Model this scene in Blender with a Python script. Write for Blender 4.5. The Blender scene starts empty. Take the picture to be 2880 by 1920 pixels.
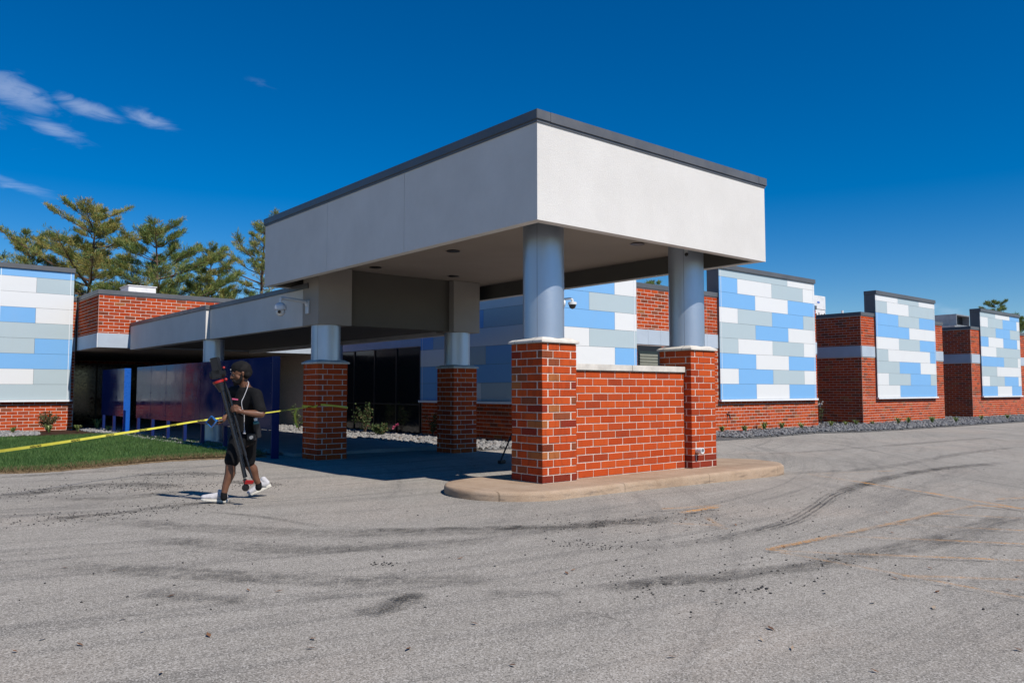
import bpy, bmesh, math, random
import numpy as np
from mathutils import Vector, Matrix

random.seed(7)
RNG = np.random.default_rng(7)
SC = bpy.context.scene
COL = SC.collection

# ------------------------------------------------------------------ camera
FPX, PIT, ROL, YAW, CH = 2231.7, 0.0616, -0.0006, 0.7005, 1.288
PW, PH = 2880, 1920
Fv = Vector((math.sin(YAW) * math.cos(PIT), math.cos(YAW) * math.cos(PIT), math.sin(PIT)))
Rv = Vector((math.cos(YAW), -math.sin(YAW), 0))
Uv = Rv.cross(Fv)
R2 = Rv * math.cos(ROL) + Uv * math.sin(ROL)
U2 = Uv * math.cos(ROL) - Rv * math.sin(ROL)
CAM = Vector((0, 0, CH))
cd = bpy.data.cameras.new('camera')
cam = bpy.data.objects.new('camera', cd)
COL.objects.link(cam)
cam.matrix_world = Matrix(((R2.x, U2.x, -Fv.x, 0), (R2.y, U2.y, -Fv.y, 0), (R2.z, U2.z, -Fv.z, CH), (0, 0, 0, 1)))
cd.sensor_width = 36
cd.lens = 36 * FPX / PW
cd.clip_start, cd.clip_end = 0.05, 3000
SC.camera = cam

# ------------------------------------------------------------------ light
SUN_DIR = Vector((0.07, -0.91, 1.0)).normalized()          # towards the sun
SUN_EL = math.asin(SUN_DIR.z)
SUN_ROT = math.atan2(SUN_DIR.x, SUN_DIR.y)
sd = bpy.data.lights.new('sun', 'SUN')
sd.energy, sd.angle, sd.color = 5.0, math.radians(0.53), (1.0, 0.94, 0.855)
sun = bpy.data.objects.new('sun', sd)
COL.objects.link(sun)
sun.rotation_euler = (-SUN_DIR).to_track_quat('-Z', 'Y').to_euler()
sun.location = (0, -20, 30)

W = bpy.data.worlds.new('World')
SC.world = W
W.use_nodes = True
nt = W.node_tree
nt.nodes.clear()
out = nt.nodes.new('ShaderNodeOutputWorld')
bg = nt.nodes.new('ShaderNodeBackground')
bg.inputs[1].default_value = 0.1
sky = nt.nodes.new('ShaderNodeTexSky')
sky.sky_type = 'NISHITA'
sky.sun_disc = False
sky.sun_elevation = SUN_EL
sky.sun_rotation = SUN_ROT
sky.air_density, sky.dust_density, sky.ozone_density = 0.9, 0.0, 4.0
hs = nt.nodes.new('ShaderNodeHueSaturation')
hs.inputs['Saturation'].default_value = 1.5
hs.inputs['Hue'].default_value = 0.506
hs.inputs['Value'].default_value = 1.0
nt.links.new(sky.outputs[0], hs.inputs['Color'])
# thin wisps of fair-weather cloud low in the north-west
tc = nt.nodes.new('ShaderNodeTexCoord')
def wn(t, **kw):
    n = nt.nodes.new(t)
    for k, v in kw.items():
        setattr(n, k, v)
    return n
mp = wn('ShaderNodeMapping')
mp.inputs['Scale'].default_value = (1, 1, 3.2)
nt.links.new(tc.outputs['Generated'], mp.inputs[0])
nz = wn('ShaderNodeTexNoise')
nz.inputs['Scale'].default_value = 20
nz.inputs['Detail'].default_value = 9
nz.inputs['Roughness'].default_value = 0.62
nz.inputs['Distortion'].default_value = 1.1
nt.links.new(mp.outputs[0], nz.inputs['Vector'])
def pixdir(px, py):
    return (Fv + R2 * ((px - PW / 2) / FPX) - U2 * ((py - PH / 2) / FPX)).normalized()
acc = None
for px, py, ra, rb, amp in ((40, 258, 4.0, 1.5, 1.0), (240, 303, 3.4, 0.95, 1.0), (420, 336, 2.6, 0.75, 1.0),
                            (150, 364, 2.8, 0.8, 1.0), (60, 526, 4.0, 0.7, 0.85), (-260, 250, 7, 2.4, 1.0),
                            (-900, 420, 10, 3, 0.9), (740, 235, 1.8, 0.8, 0.42), (2660, 872, 2.0, 0.6, 0.7)):
    d0 = pixdir(px, py)
    t1 = Vector((0, 0, 1)).cross(d0).normalized()
    t2 = d0.cross(t1)
    t1, t2 = (t1 * 0.97 + t2 * 0.22).normalized(), (t2 * 0.97 - t1 * 0.22).normalized()
    terms = []
    for tv, deg in ((t1, ra), (t2, rb)):
        dn = wn('ShaderNodeVectorMath', operation='DOT_PRODUCT')
        nt.links.new(tc.outputs['Generated'], dn.inputs[0])
        dn.inputs[1].default_value = tv / math.sin(math.radians(deg))
        sq = wn('ShaderNodeMath', operation='POWER')
        nt.links.new(dn.outputs['Value'], sq.inputs[0])
        sq.inputs[1].default_value = 2
        terms.append(sq)
    ad = wn('ShaderNodeMath', operation='ADD')
    nt.links.new(terms[0].outputs[0], ad.inputs[0]); nt.links.new(terms[1].outputs[0], ad.inputs[1])
    # keep only the half of the sky that holds the cloud
    dd = wn('ShaderNodeVectorMath', operation='DOT_PRODUCT')
    nt.links.new(tc.outputs['Generated'], dd.inputs[0]); dd.inputs[1].default_value = d0
    gt = wn('ShaderNodeMath', operation='GREATER_THAN')
    nt.links.new(dd.outputs['Value'], gt.inputs[0]); gt.inputs[1].default_value = 0
    ng = wn('ShaderNodeMath', operation='MULTIPLY'); nt.links.new(ad.outputs[0], ng.inputs[0]); ng.inputs[1].default_value = -1.6
    ex = wn('ShaderNodeMath', operation='EXPONENT'); nt.links.new(ng.outputs[0], ex.inputs[0])
    mr = wn('ShaderNodeMath', operation='MULTIPLY'); nt.links.new(ex.outputs[0], mr.inputs[0]); mr.inputs[1].default_value = amp
    mu = wn('ShaderNodeMath', operation='MULTIPLY')
    nt.links.new(mr.outputs[0], mu.inputs[0]); nt.links.new(gt.outputs[0], mu.inputs[1])
    if acc is None:
        acc = mu
    else:
        mx = wn('ShaderNodeMath', operation='MAXIMUM')
        nt.links.new(acc.outputs[0], mx.inputs[0]); nt.links.new(mu.outputs[0], mx.inputs[1])
        acc = mx
nr = wn('ShaderNodeMapRange', interpolation_type='SMOOTHSTEP')
_sum = wn('ShaderNodeMath', operation='MULTIPLY_ADD')
nt.links.new(acc.outputs[0], _sum.inputs[0]); _sum.inputs[1].default_value = 0.62; nt.links.new(nz.outputs[0], _sum.inputs[2])
nt.links.new(_sum.outputs[0], nr.inputs[0])
nr.inputs[1].default_value, nr.inputs[2].default_value = 0.74, 1.18
cm = wn('ShaderNodeMath', operation='MULTIPLY')
nt.links.new(nr.outputs[0], cm.inputs[0]); nt.links.new(acc.outputs[0], cm.inputs[1])
cmul = wn('ShaderNodeMath', operation='MULTIPLY')
nt.links.new(cm.outputs[0], cmul.inputs[0]); cmul.inputs[1].default_value = 0.25
mixc = wn('ShaderNodeMixRGB')
nt.links.new(cmul.outputs[0], mixc.inputs[0])
nt.links.new(hs.outputs[0], mixc.inputs[1])
mixc.inputs[2].default_value = (9.0, 9.6, 11.0, 1)
nt.links.new(mixc.outputs[0], bg.inputs[0])
nt.links.new(bg.outputs[0], out.inputs[0])

vs = SC.view_settings
vs.view_transform = 'Standard'
vs.look = 'None'
vs.exposure = 0.0
vs.gamma = 1.0
vs.use_curve_mapping = False
SC.cycles.max_bounces = 6
SC.cycles.diffuse_bounces = 1
SC.cycles.transparent_max_bounces = 16

# ------------------------------------------------------------------ pixel -> place helpers
def ray(px, py):
    return Fv + R2 * ((px - PW / 2) / FPX) - U2 * ((py - PH / 2) / FPX)
def on_x(px, py, c):
    d = ray(px, py); return CAM + d * (c / d.x)
def on_y(px, py, c):
    d = ray(px, py); return CAM + d * (c / d.y)
def on_z(px, py, c=0.0):
    d = ray(px, py); return CAM + d * ((c - CH) / d.z)
def on_d(px, py, dist):
    return CAM + ray(px, py) * dist
def sstep(t):
    t = max(0.0, min(1.0, t)); return t * t * (3 - 2 * t)
def gz(x, y=0):                       # the lot falls a few centimetres towards the east
    return -0.026 * sstep((x - 2) / 3) - 0.046 * sstep((x - 7) / 5)
def on_g(px, py):
    p = on_z(px, py, 0.0)
    for _ in range(5):
        p = on_z(px, py, gz(p.x, p.y))
    return p

# ------------------------------------------------------------------ object helpers
def tag(o, label=None, cat=None, group=None, kind=None):
    if label: o['label'] = label
    if cat: o['category'] = cat
    if group: o['group'] = group
    if kind: o['kind'] = kind
    return o
def empty(name, loc=(0, 0, 0), label=None, cat=None, group=None):
    o = bpy.data.objects.new(name, None)
    COL.objects.link(o)
    o.location = loc
    o.empty_display_size = 0.1
    return tag(o, label, cat, group)
def link(name, me, parent=None, loc=None):
    o = bpy.data.objects.new(name, me)
    COL.objects.link(o)
    if loc is not None:
        o.location = loc
    if parent is not None:
        o.parent = parent
        o.matrix_parent_inverse = Matrix.Translation(-WLOC(parent))
    return o
def WLOC(o):
    v = Vector(o.location)
    if o.parent is not None:
        v = WLOC(o.parent) + (v - WLOC(o.parent))
    return v

class MB:
    """collects shapes in world coordinates; build() links them as one mesh object"""
    def __init__(s): s.v, s.f = [], []
    def add(s, vs_, fs):
        b = len(s.v); s.v += [tuple(v) for v in vs_]; s.f += [tuple(b + i for i in f) for f in fs]; return s
    def box(s, x0, x1, y0, y1, z0, z1):
        return s.add([(x0, y0, z0), (x1, y0, z0), (x1, y1, z0), (x0, y1, z0), (x0, y0, z1), (x1, y0, z1), (x1, y1, z1), (x0, y1, z1)],
                     [(0, 3, 2, 1), (4, 5, 6, 7), (0, 1, 5, 4), (1, 2, 6, 5), (2, 3, 7, 6), (3, 0, 4, 7)])
    def obox(s, c, ax, ay, az):       # centre and three half-axis vectors
        c, ax, ay, az = Vector(c), Vector(ax), Vector(ay), Vector(az)
        q = [c + ax * i + ay * j + az * k for k in (-1, 1) for j in (-1, 1) for i in (-1, 1)]
        fl = [(0, 2, 3, 1), (4, 5, 7, 6), (0, 1, 5, 4), (1, 3, 7, 5), (3, 2, 6, 7), (2, 0, 4, 6)]
        if ax.cross(ay).dot(az) < 0: fl = [f[::-1] for f in fl]
        return s.add(q, fl)
    def tube(s, p0, p1, r0, r1=None, n=12, caps=True):
        r1 = r0 if r1 is None else r1
        p0, p1 = Vector(p0), Vector(p1)
        d = (p1 - p0).normalized()
        u = d.orthogonal().normalized(); w = d.cross(u)
        vs_ = []
        for p, r in ((p0, r0), (p1, r1)):
            for i in range(n):
                a = 2 * math.pi * i / n
                vs_.append(p + (u * math.cos(a) + w * math.sin(a)) * r)
        fs = [(i, (i + 1) % n, n + (i + 1) % n, n + i) for i in range(n)]
        if caps: fs += [tuple(range(n))[::-1], tuple(range(n, 2 * n))]
        return s.add(vs_, fs)
    def path(s, pts, rs, n=8):
        for i in range(len(pts) - 1):
            s.tube(pts[i], pts[i + 1], rs[i] if isinstance(rs, (list, tuple)) else rs, rs[i + 1] if isinstance(rs, (list, tuple)) else rs, n)
        return s
    def ball(s, c, r, n=12, m=8, zlo=-1, zhi=1):
        c = Vector(c); r = Vector(r) if not isinstance(r, (int, float)) else Vector((r, r, r))
        vs_, fs = [], []
        a0, a1 = math.asin(zlo), math.asin(zhi)
        for j in range(m + 1):
            t = a0 + (a1 - a0) * j / m
            for i in range(n):
                a = 2 * math.pi * i / n
                vs_.append((c.x + r.x * math.cos(t) * math.cos(a), c.y + r.y * math.cos(t) * math.sin(a), c.z + r.z * math.sin(t)))
        for j in range(m):
            for i in range(n):
                fs.append((j * n + i, j * n + (i + 1) % n, (j + 1) * n + (i + 1) % n, (j + 1) * n + i))
        fs += [tuple(range(n))[::-1], tuple(range(m * n, m * n + n))]
        return s.add(vs_, fs)
    def prism(s, poly, z0, z1):       # poly counter-clockwise
        n = len(poly)
        vs_ = [(x, y, z0) for x, y in poly] + [(x, y, z1) for x, y in poly]
        return s.add(vs_, [tuple(range(n))[::-1], tuple(range(n, 2 * n))] + [(i, (i + 1) % n, n + (i + 1) % n, n + i) for i in range(n)])
    def build(s, name, mat, parent=None, bevel=0, smooth=False, origin=None, seg=2):
        o0 = Vector(origin) if origin is not None else Vector(np.mean(np.array(s.v), axis=0))
        me = bpy.data.meshes.new(name)
        me.from_pydata([(v[0] - o0.x, v[1] - o0.y, v[2] - o0.z) for v in s.v], [], s.f)
        me.materials.append(mat)
        if bevel:
            bm = bmesh.new(); bm.from_mesh(me)
            bmesh.ops.bevel(bm, geom=list(bm.edges), offset=bevel, segments=seg, affect='EDGES', clamp_overlap=True)
            bm.to_mesh(me); bm.free()
        if smooth:
            me.polygons.foreach_set('use_smooth', [True] * len(me.polygons))
            try: me.set_sharp_from_angle(angle=math.radians(40))
            except Exception: pass
        return link(name, me, parent, o0)

def tri_mesh(name, verts, faces, mat, parent=None, smooth=False):
    verts = np.asarray(verts, np.float32); faces = np.asarray(faces, np.int32)
    me = bpy.data.meshes.new(name)
    k = faces.shape[1]
    me.vertices.add(len(verts)); me.vertices.foreach_set('co', verts.ravel())
    me.loops.add(faces.size); me.loops.foreach_set('vertex_index', faces.ravel())
    me.polygons.add(len(faces)); me.polygons.foreach_set('loop_start', np.arange(0, faces.size, k, dtype=np.int32))
    if smooth: me.polygons.foreach_set('use_smooth', np.ones(len(faces), bool))
    me.materials.append(mat)
    me.update(calc_edges=True)
    return link(name, me, parent, (0, 0, 0))

# ------------------------------------------------------------------ materials
class Mat:
    def __init__(s, name):
        s.m = bpy.data.materials.new(name); s.m.use_nodes = True
        s.t = s.m.node_tree; s.b = s.t.nodes['Principled BSDF']; s.o = s.t.nodes['Material Output']
    def n(s, t, **kw):
        x = s.t.nodes.new(t)
        for k, v in kw.items():
            if k.startswith('i_'): x.inputs[k[2:].replace('_', ' ')].default_value = v
            else: setattr(x, k, v)
        return x
    def l(s, a, b): s.t.links.new(a, b)
    def coord(s, kind='Object', scale=None):
        c = s.n('ShaderNodeTexCoord').outputs[kind]
        if scale is None: return c
        mpn = s.n('ShaderNodeMapping'); mpn.inputs['Scale'].default_value = scale
        s.l(c, mpn.inputs[0]); return mpn.outputs[0]
    def world(s, scale=None):
        c = s.n('ShaderNodeNewGeometry').outputs['Position']
        if scale is None: return c
        mpn = s.n('ShaderNodeMapping'); mpn.inputs['Scale'].default_value = scale
        s.l(c, mpn.inputs[0]); return mpn.outputs[0]
    def noise(s, vec, scale, detail=4, rough=0.55, dist=0):
        x = s.n('ShaderNodeTexNoise'); s.l(vec, x.inputs['Vector'])
        x.inputs['Scale'].default_value = scale; x.inputs['Detail'].default_value = detail
        x.inputs['Roughness'].default_value = rough; x.inputs['Distortion'].default_value = dist
        return x.outputs[0]
    def ramp(s, fac, stops, interp='LINEAR'):
        x = s.n('ShaderNodeValToRGB'); s.l(fac, x.inputs[0])
        cr = x.color_ramp; cr.interpolation = interp
        while len(cr.elements) < len(stops): cr.elements.new(0.5)
        for e, (p, c) in zip(cr.elements, stops):
            e.position = p; e.color = (c[0], c[1], c[2], 1) if len(c) == 3 else c
        return x.outputs[0]
    def rng(s, v, a, b, c=0, d=1):
        x = s.n('ShaderNodeMapRange'); s.l(v, x.inputs[0])
        for i, q in zip((1, 2, 3, 4), (a, b, c, d)): x.inputs[i].default_value = q
        return x.outputs[0]
    def math(s, op, a, b=None):
        x = s.n('ShaderNodeMath', operation=op)
        for i, q in enumerate((a, b)):
            if q is None: continue
            if isinstance(q, (int, float)): x.inputs[i].default_value = q
            else: s.l(q, x.inputs[i])
        return x.outputs[0]
    def mix(s, fac, a, b, mode='MIX'):
        x = s.n('ShaderNodeMixRGB', blend_type=mode)
        for i, q in enumerate((fac, a, b)):
            if isinstance(q, (int, float)): x.inputs[i].default_value = q
            elif isinstance(q, tuple): x.inputs[i].default_value = (q[0], q[1], q[2], 1)
            else: s.l(q, x.inputs[i])
        return x.outputs[0]
    def bump(s, h, strength=0.3, dist=0.01):
        x = s.n('ShaderNodeBump'); s.l(h, x.inputs['Height'])
        x.inputs['Strength'].default_value = strength; x.inputs['Distance'].default_value = dist
        s.l(x.outputs[0], s.b.inputs['Normal'])
    def set(s, col=None, rough=None, metal=None, spec=None):
        if col is not None:
            if isinstance(col, tuple): s.b.inputs['Base Color'].default_value = (col[0], col[1], col[2], 1)
            else: s.l(col, s.b.inputs['Base Color'])
        if rough is not None:
            if isinstance(rough, (int, float)): s.b.inputs['Roughness'].default_value = rough
            else: s.l(rough, s.b.inputs['Roughness'])
        if metal is not None: s.b.inputs['Metallic'].default_value = metal
        if spec is not None: s.b.inputs['Specular IOR Level'].default_value = spec
        return s.m

def simple(name, col, rough=0.6, metal=0.0, var=0.08, scale=3.0, spec=None, bump=0.0, bscale=40):
    """painted / moulded surface with slight dirt and tone variation"""
    m = Mat(name)
    w = m.world()
    f = m.noise(w, scale, 5, 0.6)
    dark = tuple(c * (1 - var * 1.6) for c in col); lite = tuple(min(1, c * (1 + var)) for c in col)
    m.set(m.ramp(f, [(0.3, dark), (0.7, lite)]), None, metal, spec)
    m.set(rough=m.rng(m.noise(w, scale * 4, 3), 0.3, 0.7, max(0.02, rough - 0.08), min(1, rough + 0.08)))
    if bump: m.bump(m.noise(w, bscale, 4, 0.6), bump, 0.004)
    return m.m

def brick_mat(name, stops, island=False, flash=0.5):
    m = Mat(name)
    r = m.n('ShaderNodeNewGeometry').outputs['Random Per Island'] if island else m.n('ShaderNodeObjectInfo').outputs['Random']
    base = m.ramp(r, stops, 'CONSTANT')
    w = m.world()
    fine = m.noise(w, 55, 5, 0.65)
    blot = m.noise(m.world((13, 13, 4)), 1.0, 3, 0.6, 0.6)
    c = m.mix(m.rng(blot, 0.45, 0.72, 0, flash), base, (0.11, 0.032, 0.02), 'MIX')
    c = m.mix(m.rng(fine, 0.3, 0.75, 0.0, 0.35), c, (0.50, 0.085, 0.026), 'MIX')
    c = m.mix(m.rng(m.noise(w, 160, 2), 0.62, 0.75, 0, 0.35), c, (0.05, 0.02, 0.015), 'MIX')
    m.set(c, 0.9, spec=0.04)
    m.bump(m.math('ADD', fine, m.noise(w, 220, 3, 0.7)), 0.35, 0.004)
    return m.m

O1, O2, O3 = (0.46, 0.068, 0.017), (0.40, 0.054, 0.014), (0.50, 0.082, 0.020)
DK, BR, OC, MR = (0.105, 0.028, 0.016), (0.20, 0.065, 0.032), (0.34, 0.13, 0.045), (0.19, 0.024, 0.018)
RUSTIC = [(0, O1), (0.22, O2), (0.42, O3), (0.56, MR), (0.66, BR), (0.76, O2), (0.86, DK), (0.93, OC)]
PLAIN = [(0, O1), (0.3, O3), (0.55, O2), (0.75, (0.39, 0.062, 0.02)), (0.92, (0.30, 0.045, 0.018))]
FACADE = [(0, O1), (0.25, O2), (0.5, O3), (0.7, (0.30, 0.05, 0.02)), (0.84, BR), (0.91, (0.15, 0.048, 0.026)), (0.97, OC)]
M_RUSTIC = brick_mat('brick_rustic', RUSTIC)
M_PLAIN = brick_mat('brick_plain', PLAIN, flash=0.18)
M_MAROON = brick_mat('brick_maroon', [(0, (0.17, 0.024, 0.018)), (0.5, (0.21, 0.03, 0.02)), (0.8, (0.13, 0.02, 0.016))])
M_FACADE = brick_mat('brick_facade', FACADE, flash=0.45)
M_FACADE_I = brick_mat('brick_facade_island', FACADE, True, flash=0.45)
def mortar_mat():
    m = Mat('mortar'); w = m.world()
    m.set(m.ramp(m.noise(w, 30, 5), [(0.25, (0.52, 0.38, 0.31)), (0.75, (0.74, 0.60, 0.53))]), 0.95, spec=0.02)
    m.bump(m.noise(w, 140, 4), 0.4, 0.003)
    return m.m
M_MORTAR = mortar_mat()
def stucco_mat():
    m = Mat('stucco'); w = m.world()
    f = m.noise(w, 1.1, 5, 0.6)
    c = m.ramp(f, [(0.3, (0.625, 0.605, 0.575)), (0.7, (0.70, 0.68, 0.65))])
    streak = m.noise(m.world((5, 5, 0.35)), 2.2, 4, 0.6)
    c = m.mix(m.rng(streak, 0.55, 0.8, 0, 0.05), c, (0.42, 0.40, 0.38))
    g = m.noise(w, 95, 3, 0.7)
    c = m.mix(m.rng(g, 0.3, 0.5, 0.15, 0), c, (0.42, 0.41, 0.40))
    m.set(c, 0.95, spec=0.05)
    m.bump(g, 0.9, 0.006)
    return m.m
M_STUCCO = stucco_mat()
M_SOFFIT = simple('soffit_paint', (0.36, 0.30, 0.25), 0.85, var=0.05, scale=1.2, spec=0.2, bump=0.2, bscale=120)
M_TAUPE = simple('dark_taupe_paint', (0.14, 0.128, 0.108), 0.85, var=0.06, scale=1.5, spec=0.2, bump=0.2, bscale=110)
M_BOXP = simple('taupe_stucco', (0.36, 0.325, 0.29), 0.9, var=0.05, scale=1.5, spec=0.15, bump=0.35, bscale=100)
M_CAP = simple('dark_metal_coping', (0.105, 0.108, 0.115), 0.42, 0.0, 0.10, 1.5)
M_STONE = simple('cast_stone', (0.62, 0.585, 0.53), 0.85, var=0.14, scale=5, spec=0.2, bump=0.35, bscale=90)
def column_mat():
    m = Mat('column_metal')
    w = m.world()
    c = m.ramp(m.noise(m.world((2, 2, 0.7)), 1.6, 4), [(0.3, (0.44, 0.50, 0.58)), (0.7, (0.50, 0.56, 0.64))])
    m.set(c, m.rng(m.noise(m.world((6, 6, 40)), 2, 4), 0.3, 0.7, 0.34, 0.44), 0.75)
    return m.m
M_COLUMN = column_mat()
M_SEAM = simple('dark_seam_metal', (0.17, 0.19, 0.23), 0.5, 0.4)  # plain dark metal for joints and seams
def panel_mat(name, col):
    m = Mat(name); w = m.world()
    r = m.n('ShaderNodeObjectInfo').outputs['Random']
    dirt = m.noise(m.world((1.2, 1.2, 0.5)), 1.3, 6, 0.62, 0.5)
    c = m.mix(m.rng(r, 0, 1, 0.0, 0.07), col, tuple(v * 0.55 for v in col))
    c = m.mix(m.rng(dirt, 0.55, 0.85, 0, 0.12), c, (0.36, 0.36, 0.35))
    m.set(c, m.rng(dirt, 0.3, 0.7, 0.30, 0.44), spec=0.4)
    m.bump(m.noise(m.world((1, 1, 2.2)), 1.4, 3, 0.5), 0.25, 0.02)
    return m.m
M_PW = panel_mat('panel_white', (0.73, 0.735, 0.73))
M_PB = panel_mat('panel_blue', (0.195, 0.43, 0.74))
M_PG = panel_mat('panel_grey', (0.43, 0.515, 0.545))
PMAT = {'W': M_PW, 'B': M_PB, 'G': M_PG}
M_TRIM = simple('white_trim', (0.78, 0.80, 0.82), 0.45, var=0.04)
M_BAND = simple('grey_band_metal', (0.42, 0.48, 0.55), 0.5, var=0.05, scale=2)
M_ROOF = simple('roof_membrane', (0.16, 0.16, 0.165), 0.9, var=0.15, scale=1)
M_GLASS = simple('dark_glass', (0.012, 0.014, 0.016), 0.08, spec=0.5)
M_BLACK = simple('black_frame', (0.011, 0.011, 0.013), 0.4)
M_WHITEMETAL = simple('white_enamel', (0.68, 0.70, 0.71), 0.5, var=0.10, scale=4)
M_GALV = simple('galvanised', (0.40, 0.41, 0.42), 0.45, 0.5, var=0.15, scale=5)
M_BLUE = simple('blue_gloss_panel', (0.006, 0.018, 0.095), 0.13, 0.0, var=0.10, scale=0.6, spec=0.09)
M_BLUESHADE = simple('blue_post_shaded', (0.008, 0.020, 0.11), 0.35, var=0.06, spec=0.3)  # screen blue darkened so the posts look shaded
M_BLUESUN = simple('blue_edge_sunlit', (0.012, 0.10, 0.44), 0.3, var=0.06, spec=0.4)  # brighter copy of the blue, paints sunlight on the end board

def concrete_mat():
    m = Mat('tan_concrete'); w = m.world()
    c = m.ramp(m.noise(w, 2.2, 6, 0.65), [(0.25, (0.30, 0.205, 0.135)), (0.5, (0.41, 0.295, 0.205)), (0.8, (0.49, 0.37, 0.275))])
    ag = m.n('ShaderNodeTexVoronoi'); m.l(w, ag.inputs['Vector']); ag.inputs['Scale'].default_value = 60
    c = m.mix(m.rng(ag.outputs['Distance'], 0.10, 0.25, 0.55, 0), c, (0.62, 0.55, 0.46))
    c = m.mix(m.rng(m.noise(w, 130, 3), 0.35, 0.5, 0.5, 0), c, (0.19, 0.14, 0.09))
    c = m.mix(m.rng(m.noise(w, 5, 4, 0.7, 1), 0.6, 0.72, 0, 0.4), c, (0.23, 0.19, 0.15))
    # saw joints and black tyre scuffs on the kerb
    sx = m.n('ShaderNodeSeparateXYZ'); m.l(w, sx.inputs[0])
    fr = m.math('ABSOLUTE', m.math('SUBTRACT', m.math('FRACT', m.math('MULTIPLY', m.math('ADD', sx.outputs[0], 0.35), 0.55)), 0.5))
    c = m.mix(m.rng(fr, 0.0, 0.006, 0.75, 0), c, (0.12, 0.085, 0.055))
    sc_ = m.noise(m.world((1.5, 1.5, 9)), 2.2, 5, 0.7)
    low = m.rng(sx.outputs[2], 0.02, 0.07, 1, 0)
    c = m.mix(m.math('MULTIPLY', m.rng(sc_, 0.52, 0.66, 0, 0.55), low), c, (0.10, 0.085, 0.07))
    m.set(c, 0.92, spec=0.2)
    m.bump(m.noise(w, 120, 5, 0.7), 0.6, 0.008)
    return m.m
M_CONC = concrete_mat()

def asphalt_mat():
    m = Mat('weathered_asphalt'); w = m.world()
    big = m.noise(w, 0.20, 5, 0.6, 0.5)
    mid = m.noise(w, 1.1, 6, 0.65, 0.4)
    c = m.ramp(big, [(0.3, (0.285, 0.262, 0.229)), (0.7, (0.365, 0.337, 0.296))])
    c = m.mix(m.rng(mid, 0.45, 0.75, 0, 0.30), c, (0.215, 0.202, 0.184))
    # pinkish sand swept over the surface
    c = m.mix(m.rng(m.noise(w, 0.30, 4, 0.6, 0.3), 0.5, 0.75, 0, 0.55), c, (0.44, 0.365, 0.30))
    # scrubbed arcs where vehicles turn: noise stretched along circles round the building corner
    sep = m.n('ShaderNodeSeparateXYZ'); m.l(w, sep.inputs[0])
    for (ox, oy), sc, amp in (((5.5, 21.0), (3.6, 1.8, 1), 0.9), ((9.0, 34.0), (2.6, 4.0, 1), 0.7), ((-3.0, 16.0), (3.2, 1.6, 1), 0.55)):
        dx = m.math('SUBTRACT', sep.outputs[0], ox); dy = m.math('SUBTRACT', sep.outputs[1], oy)
        rr = m.math('SQRT', m.math('ADD', m.math('MULTIPLY', dx, dx), m.math('MULTIPLY', dy, dy)))
        an = m.math('ARCTAN2', dx, m.math('MULTIPLY', dy, -1.0))
        cmb = m.n('ShaderNodeCombineXYZ'); m.l(rr, cmb.inputs[0]); m.l(an, cmb.inputs[1])
        st = m.noise(m_scale(m, cmb.outputs[0], sc), 1.0, 7, 0.74, 0.5)
        c = m.mix(m.rng(st, 0.52, 0.70, 0, 0.85 * amp), c, (0.135, 0.128, 0.118))
        c = m.mix(m.rng(st, 0.28, 0.44, 0.55 * amp, 0), c, (0.45, 0.42, 0.375))
    # fine aggregate
    v1 = m.n('ShaderNodeTexVoronoi'); m.l(w, v1.inputs['Vector']); v1.inputs['Scale'].default_value = 150
    agg = m.n('ShaderNodeRGBToBW'); m.l(v1.outputs['Color'], agg.inputs[0])
    c = m.mix(m.rng(agg.outputs[0], 0.18, 0.42, 0.62, 0), c, (0.070, 0.066, 0.060))
    c = m.mix(m.rng(agg.outputs[0], 0.62, 0.85, 0, 0.55), c, (0.66, 0.62, 0.57))
    gr = m.noise(w, 85, 3, 0.8)
    c = m.mix(m.rng(gr, 0.36, 0.5, 0.28, 0), c, (0.12, 0.115, 0.105))
    c = m.mix(m.rng(gr, 0.58, 0.72, 0, 0.22), c, (0.56, 0.53, 0.48))
    # hairline cracks
    cv = m.n('ShaderNodeTexVoronoi', feature='DISTANCE_TO_EDGE')
    dv = m.n('ShaderNodeVectorMath', operation='ADD')
    nv = m.n('ShaderNodeTexNoise'); m.l(w, nv.inputs['Vector']); nv.inputs['Scale'].default_value = 1.2; nv.inputs['Detail'].default_value = 6
    m.l(w, dv.inputs[0]); m.l(nv.outputs['Color'], dv.inputs[1]); m.l(dv.outputs[0], cv.inputs['Vector']); cv.inputs['Scale'].default_value = 0.28
    crack = m.math('MULTIPLY', m.rng(cv.outputs[0], 0.0008, 0.0030, 1, 0), m.rng(m.noise(w, 0.5, 3), 0.46, 0.58))
    c = m.mix(m.math('MULTIPLY', crack, 0.4), c, (0.06, 0.057, 0.052))
    # old oil spots
    sp = m.n('ShaderNodeTexVoronoi'); m.l(w, sp.inputs['Vector']); sp.inputs['Scale'].default_value = 0.62
    c = m.mix(m.math('MULTIPLY', m.rng(sp.outputs['Distance'], 0.03, 0.10, 1, 0), m.rng(mid, 0.4, 0.6, 0.1, 0.55)), c, (0.10, 0.095, 0.085))
    m.set(c, 0.95, spec=0.05)
    m.bump(m.math('ADD', gr, m.noise(w, 190, 3, 0.8)), 0.4, 0.004)
    return m.m
def m_scale(m, vec, sc):
    mpn = m.n('ShaderNodeMapping'); mpn.inputs['Scale'].default_value = sc
    m.l(vec, mpn.inputs[0]); return mpn.outputs[0]
M_ASPHALT = asphalt_mat()

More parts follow.
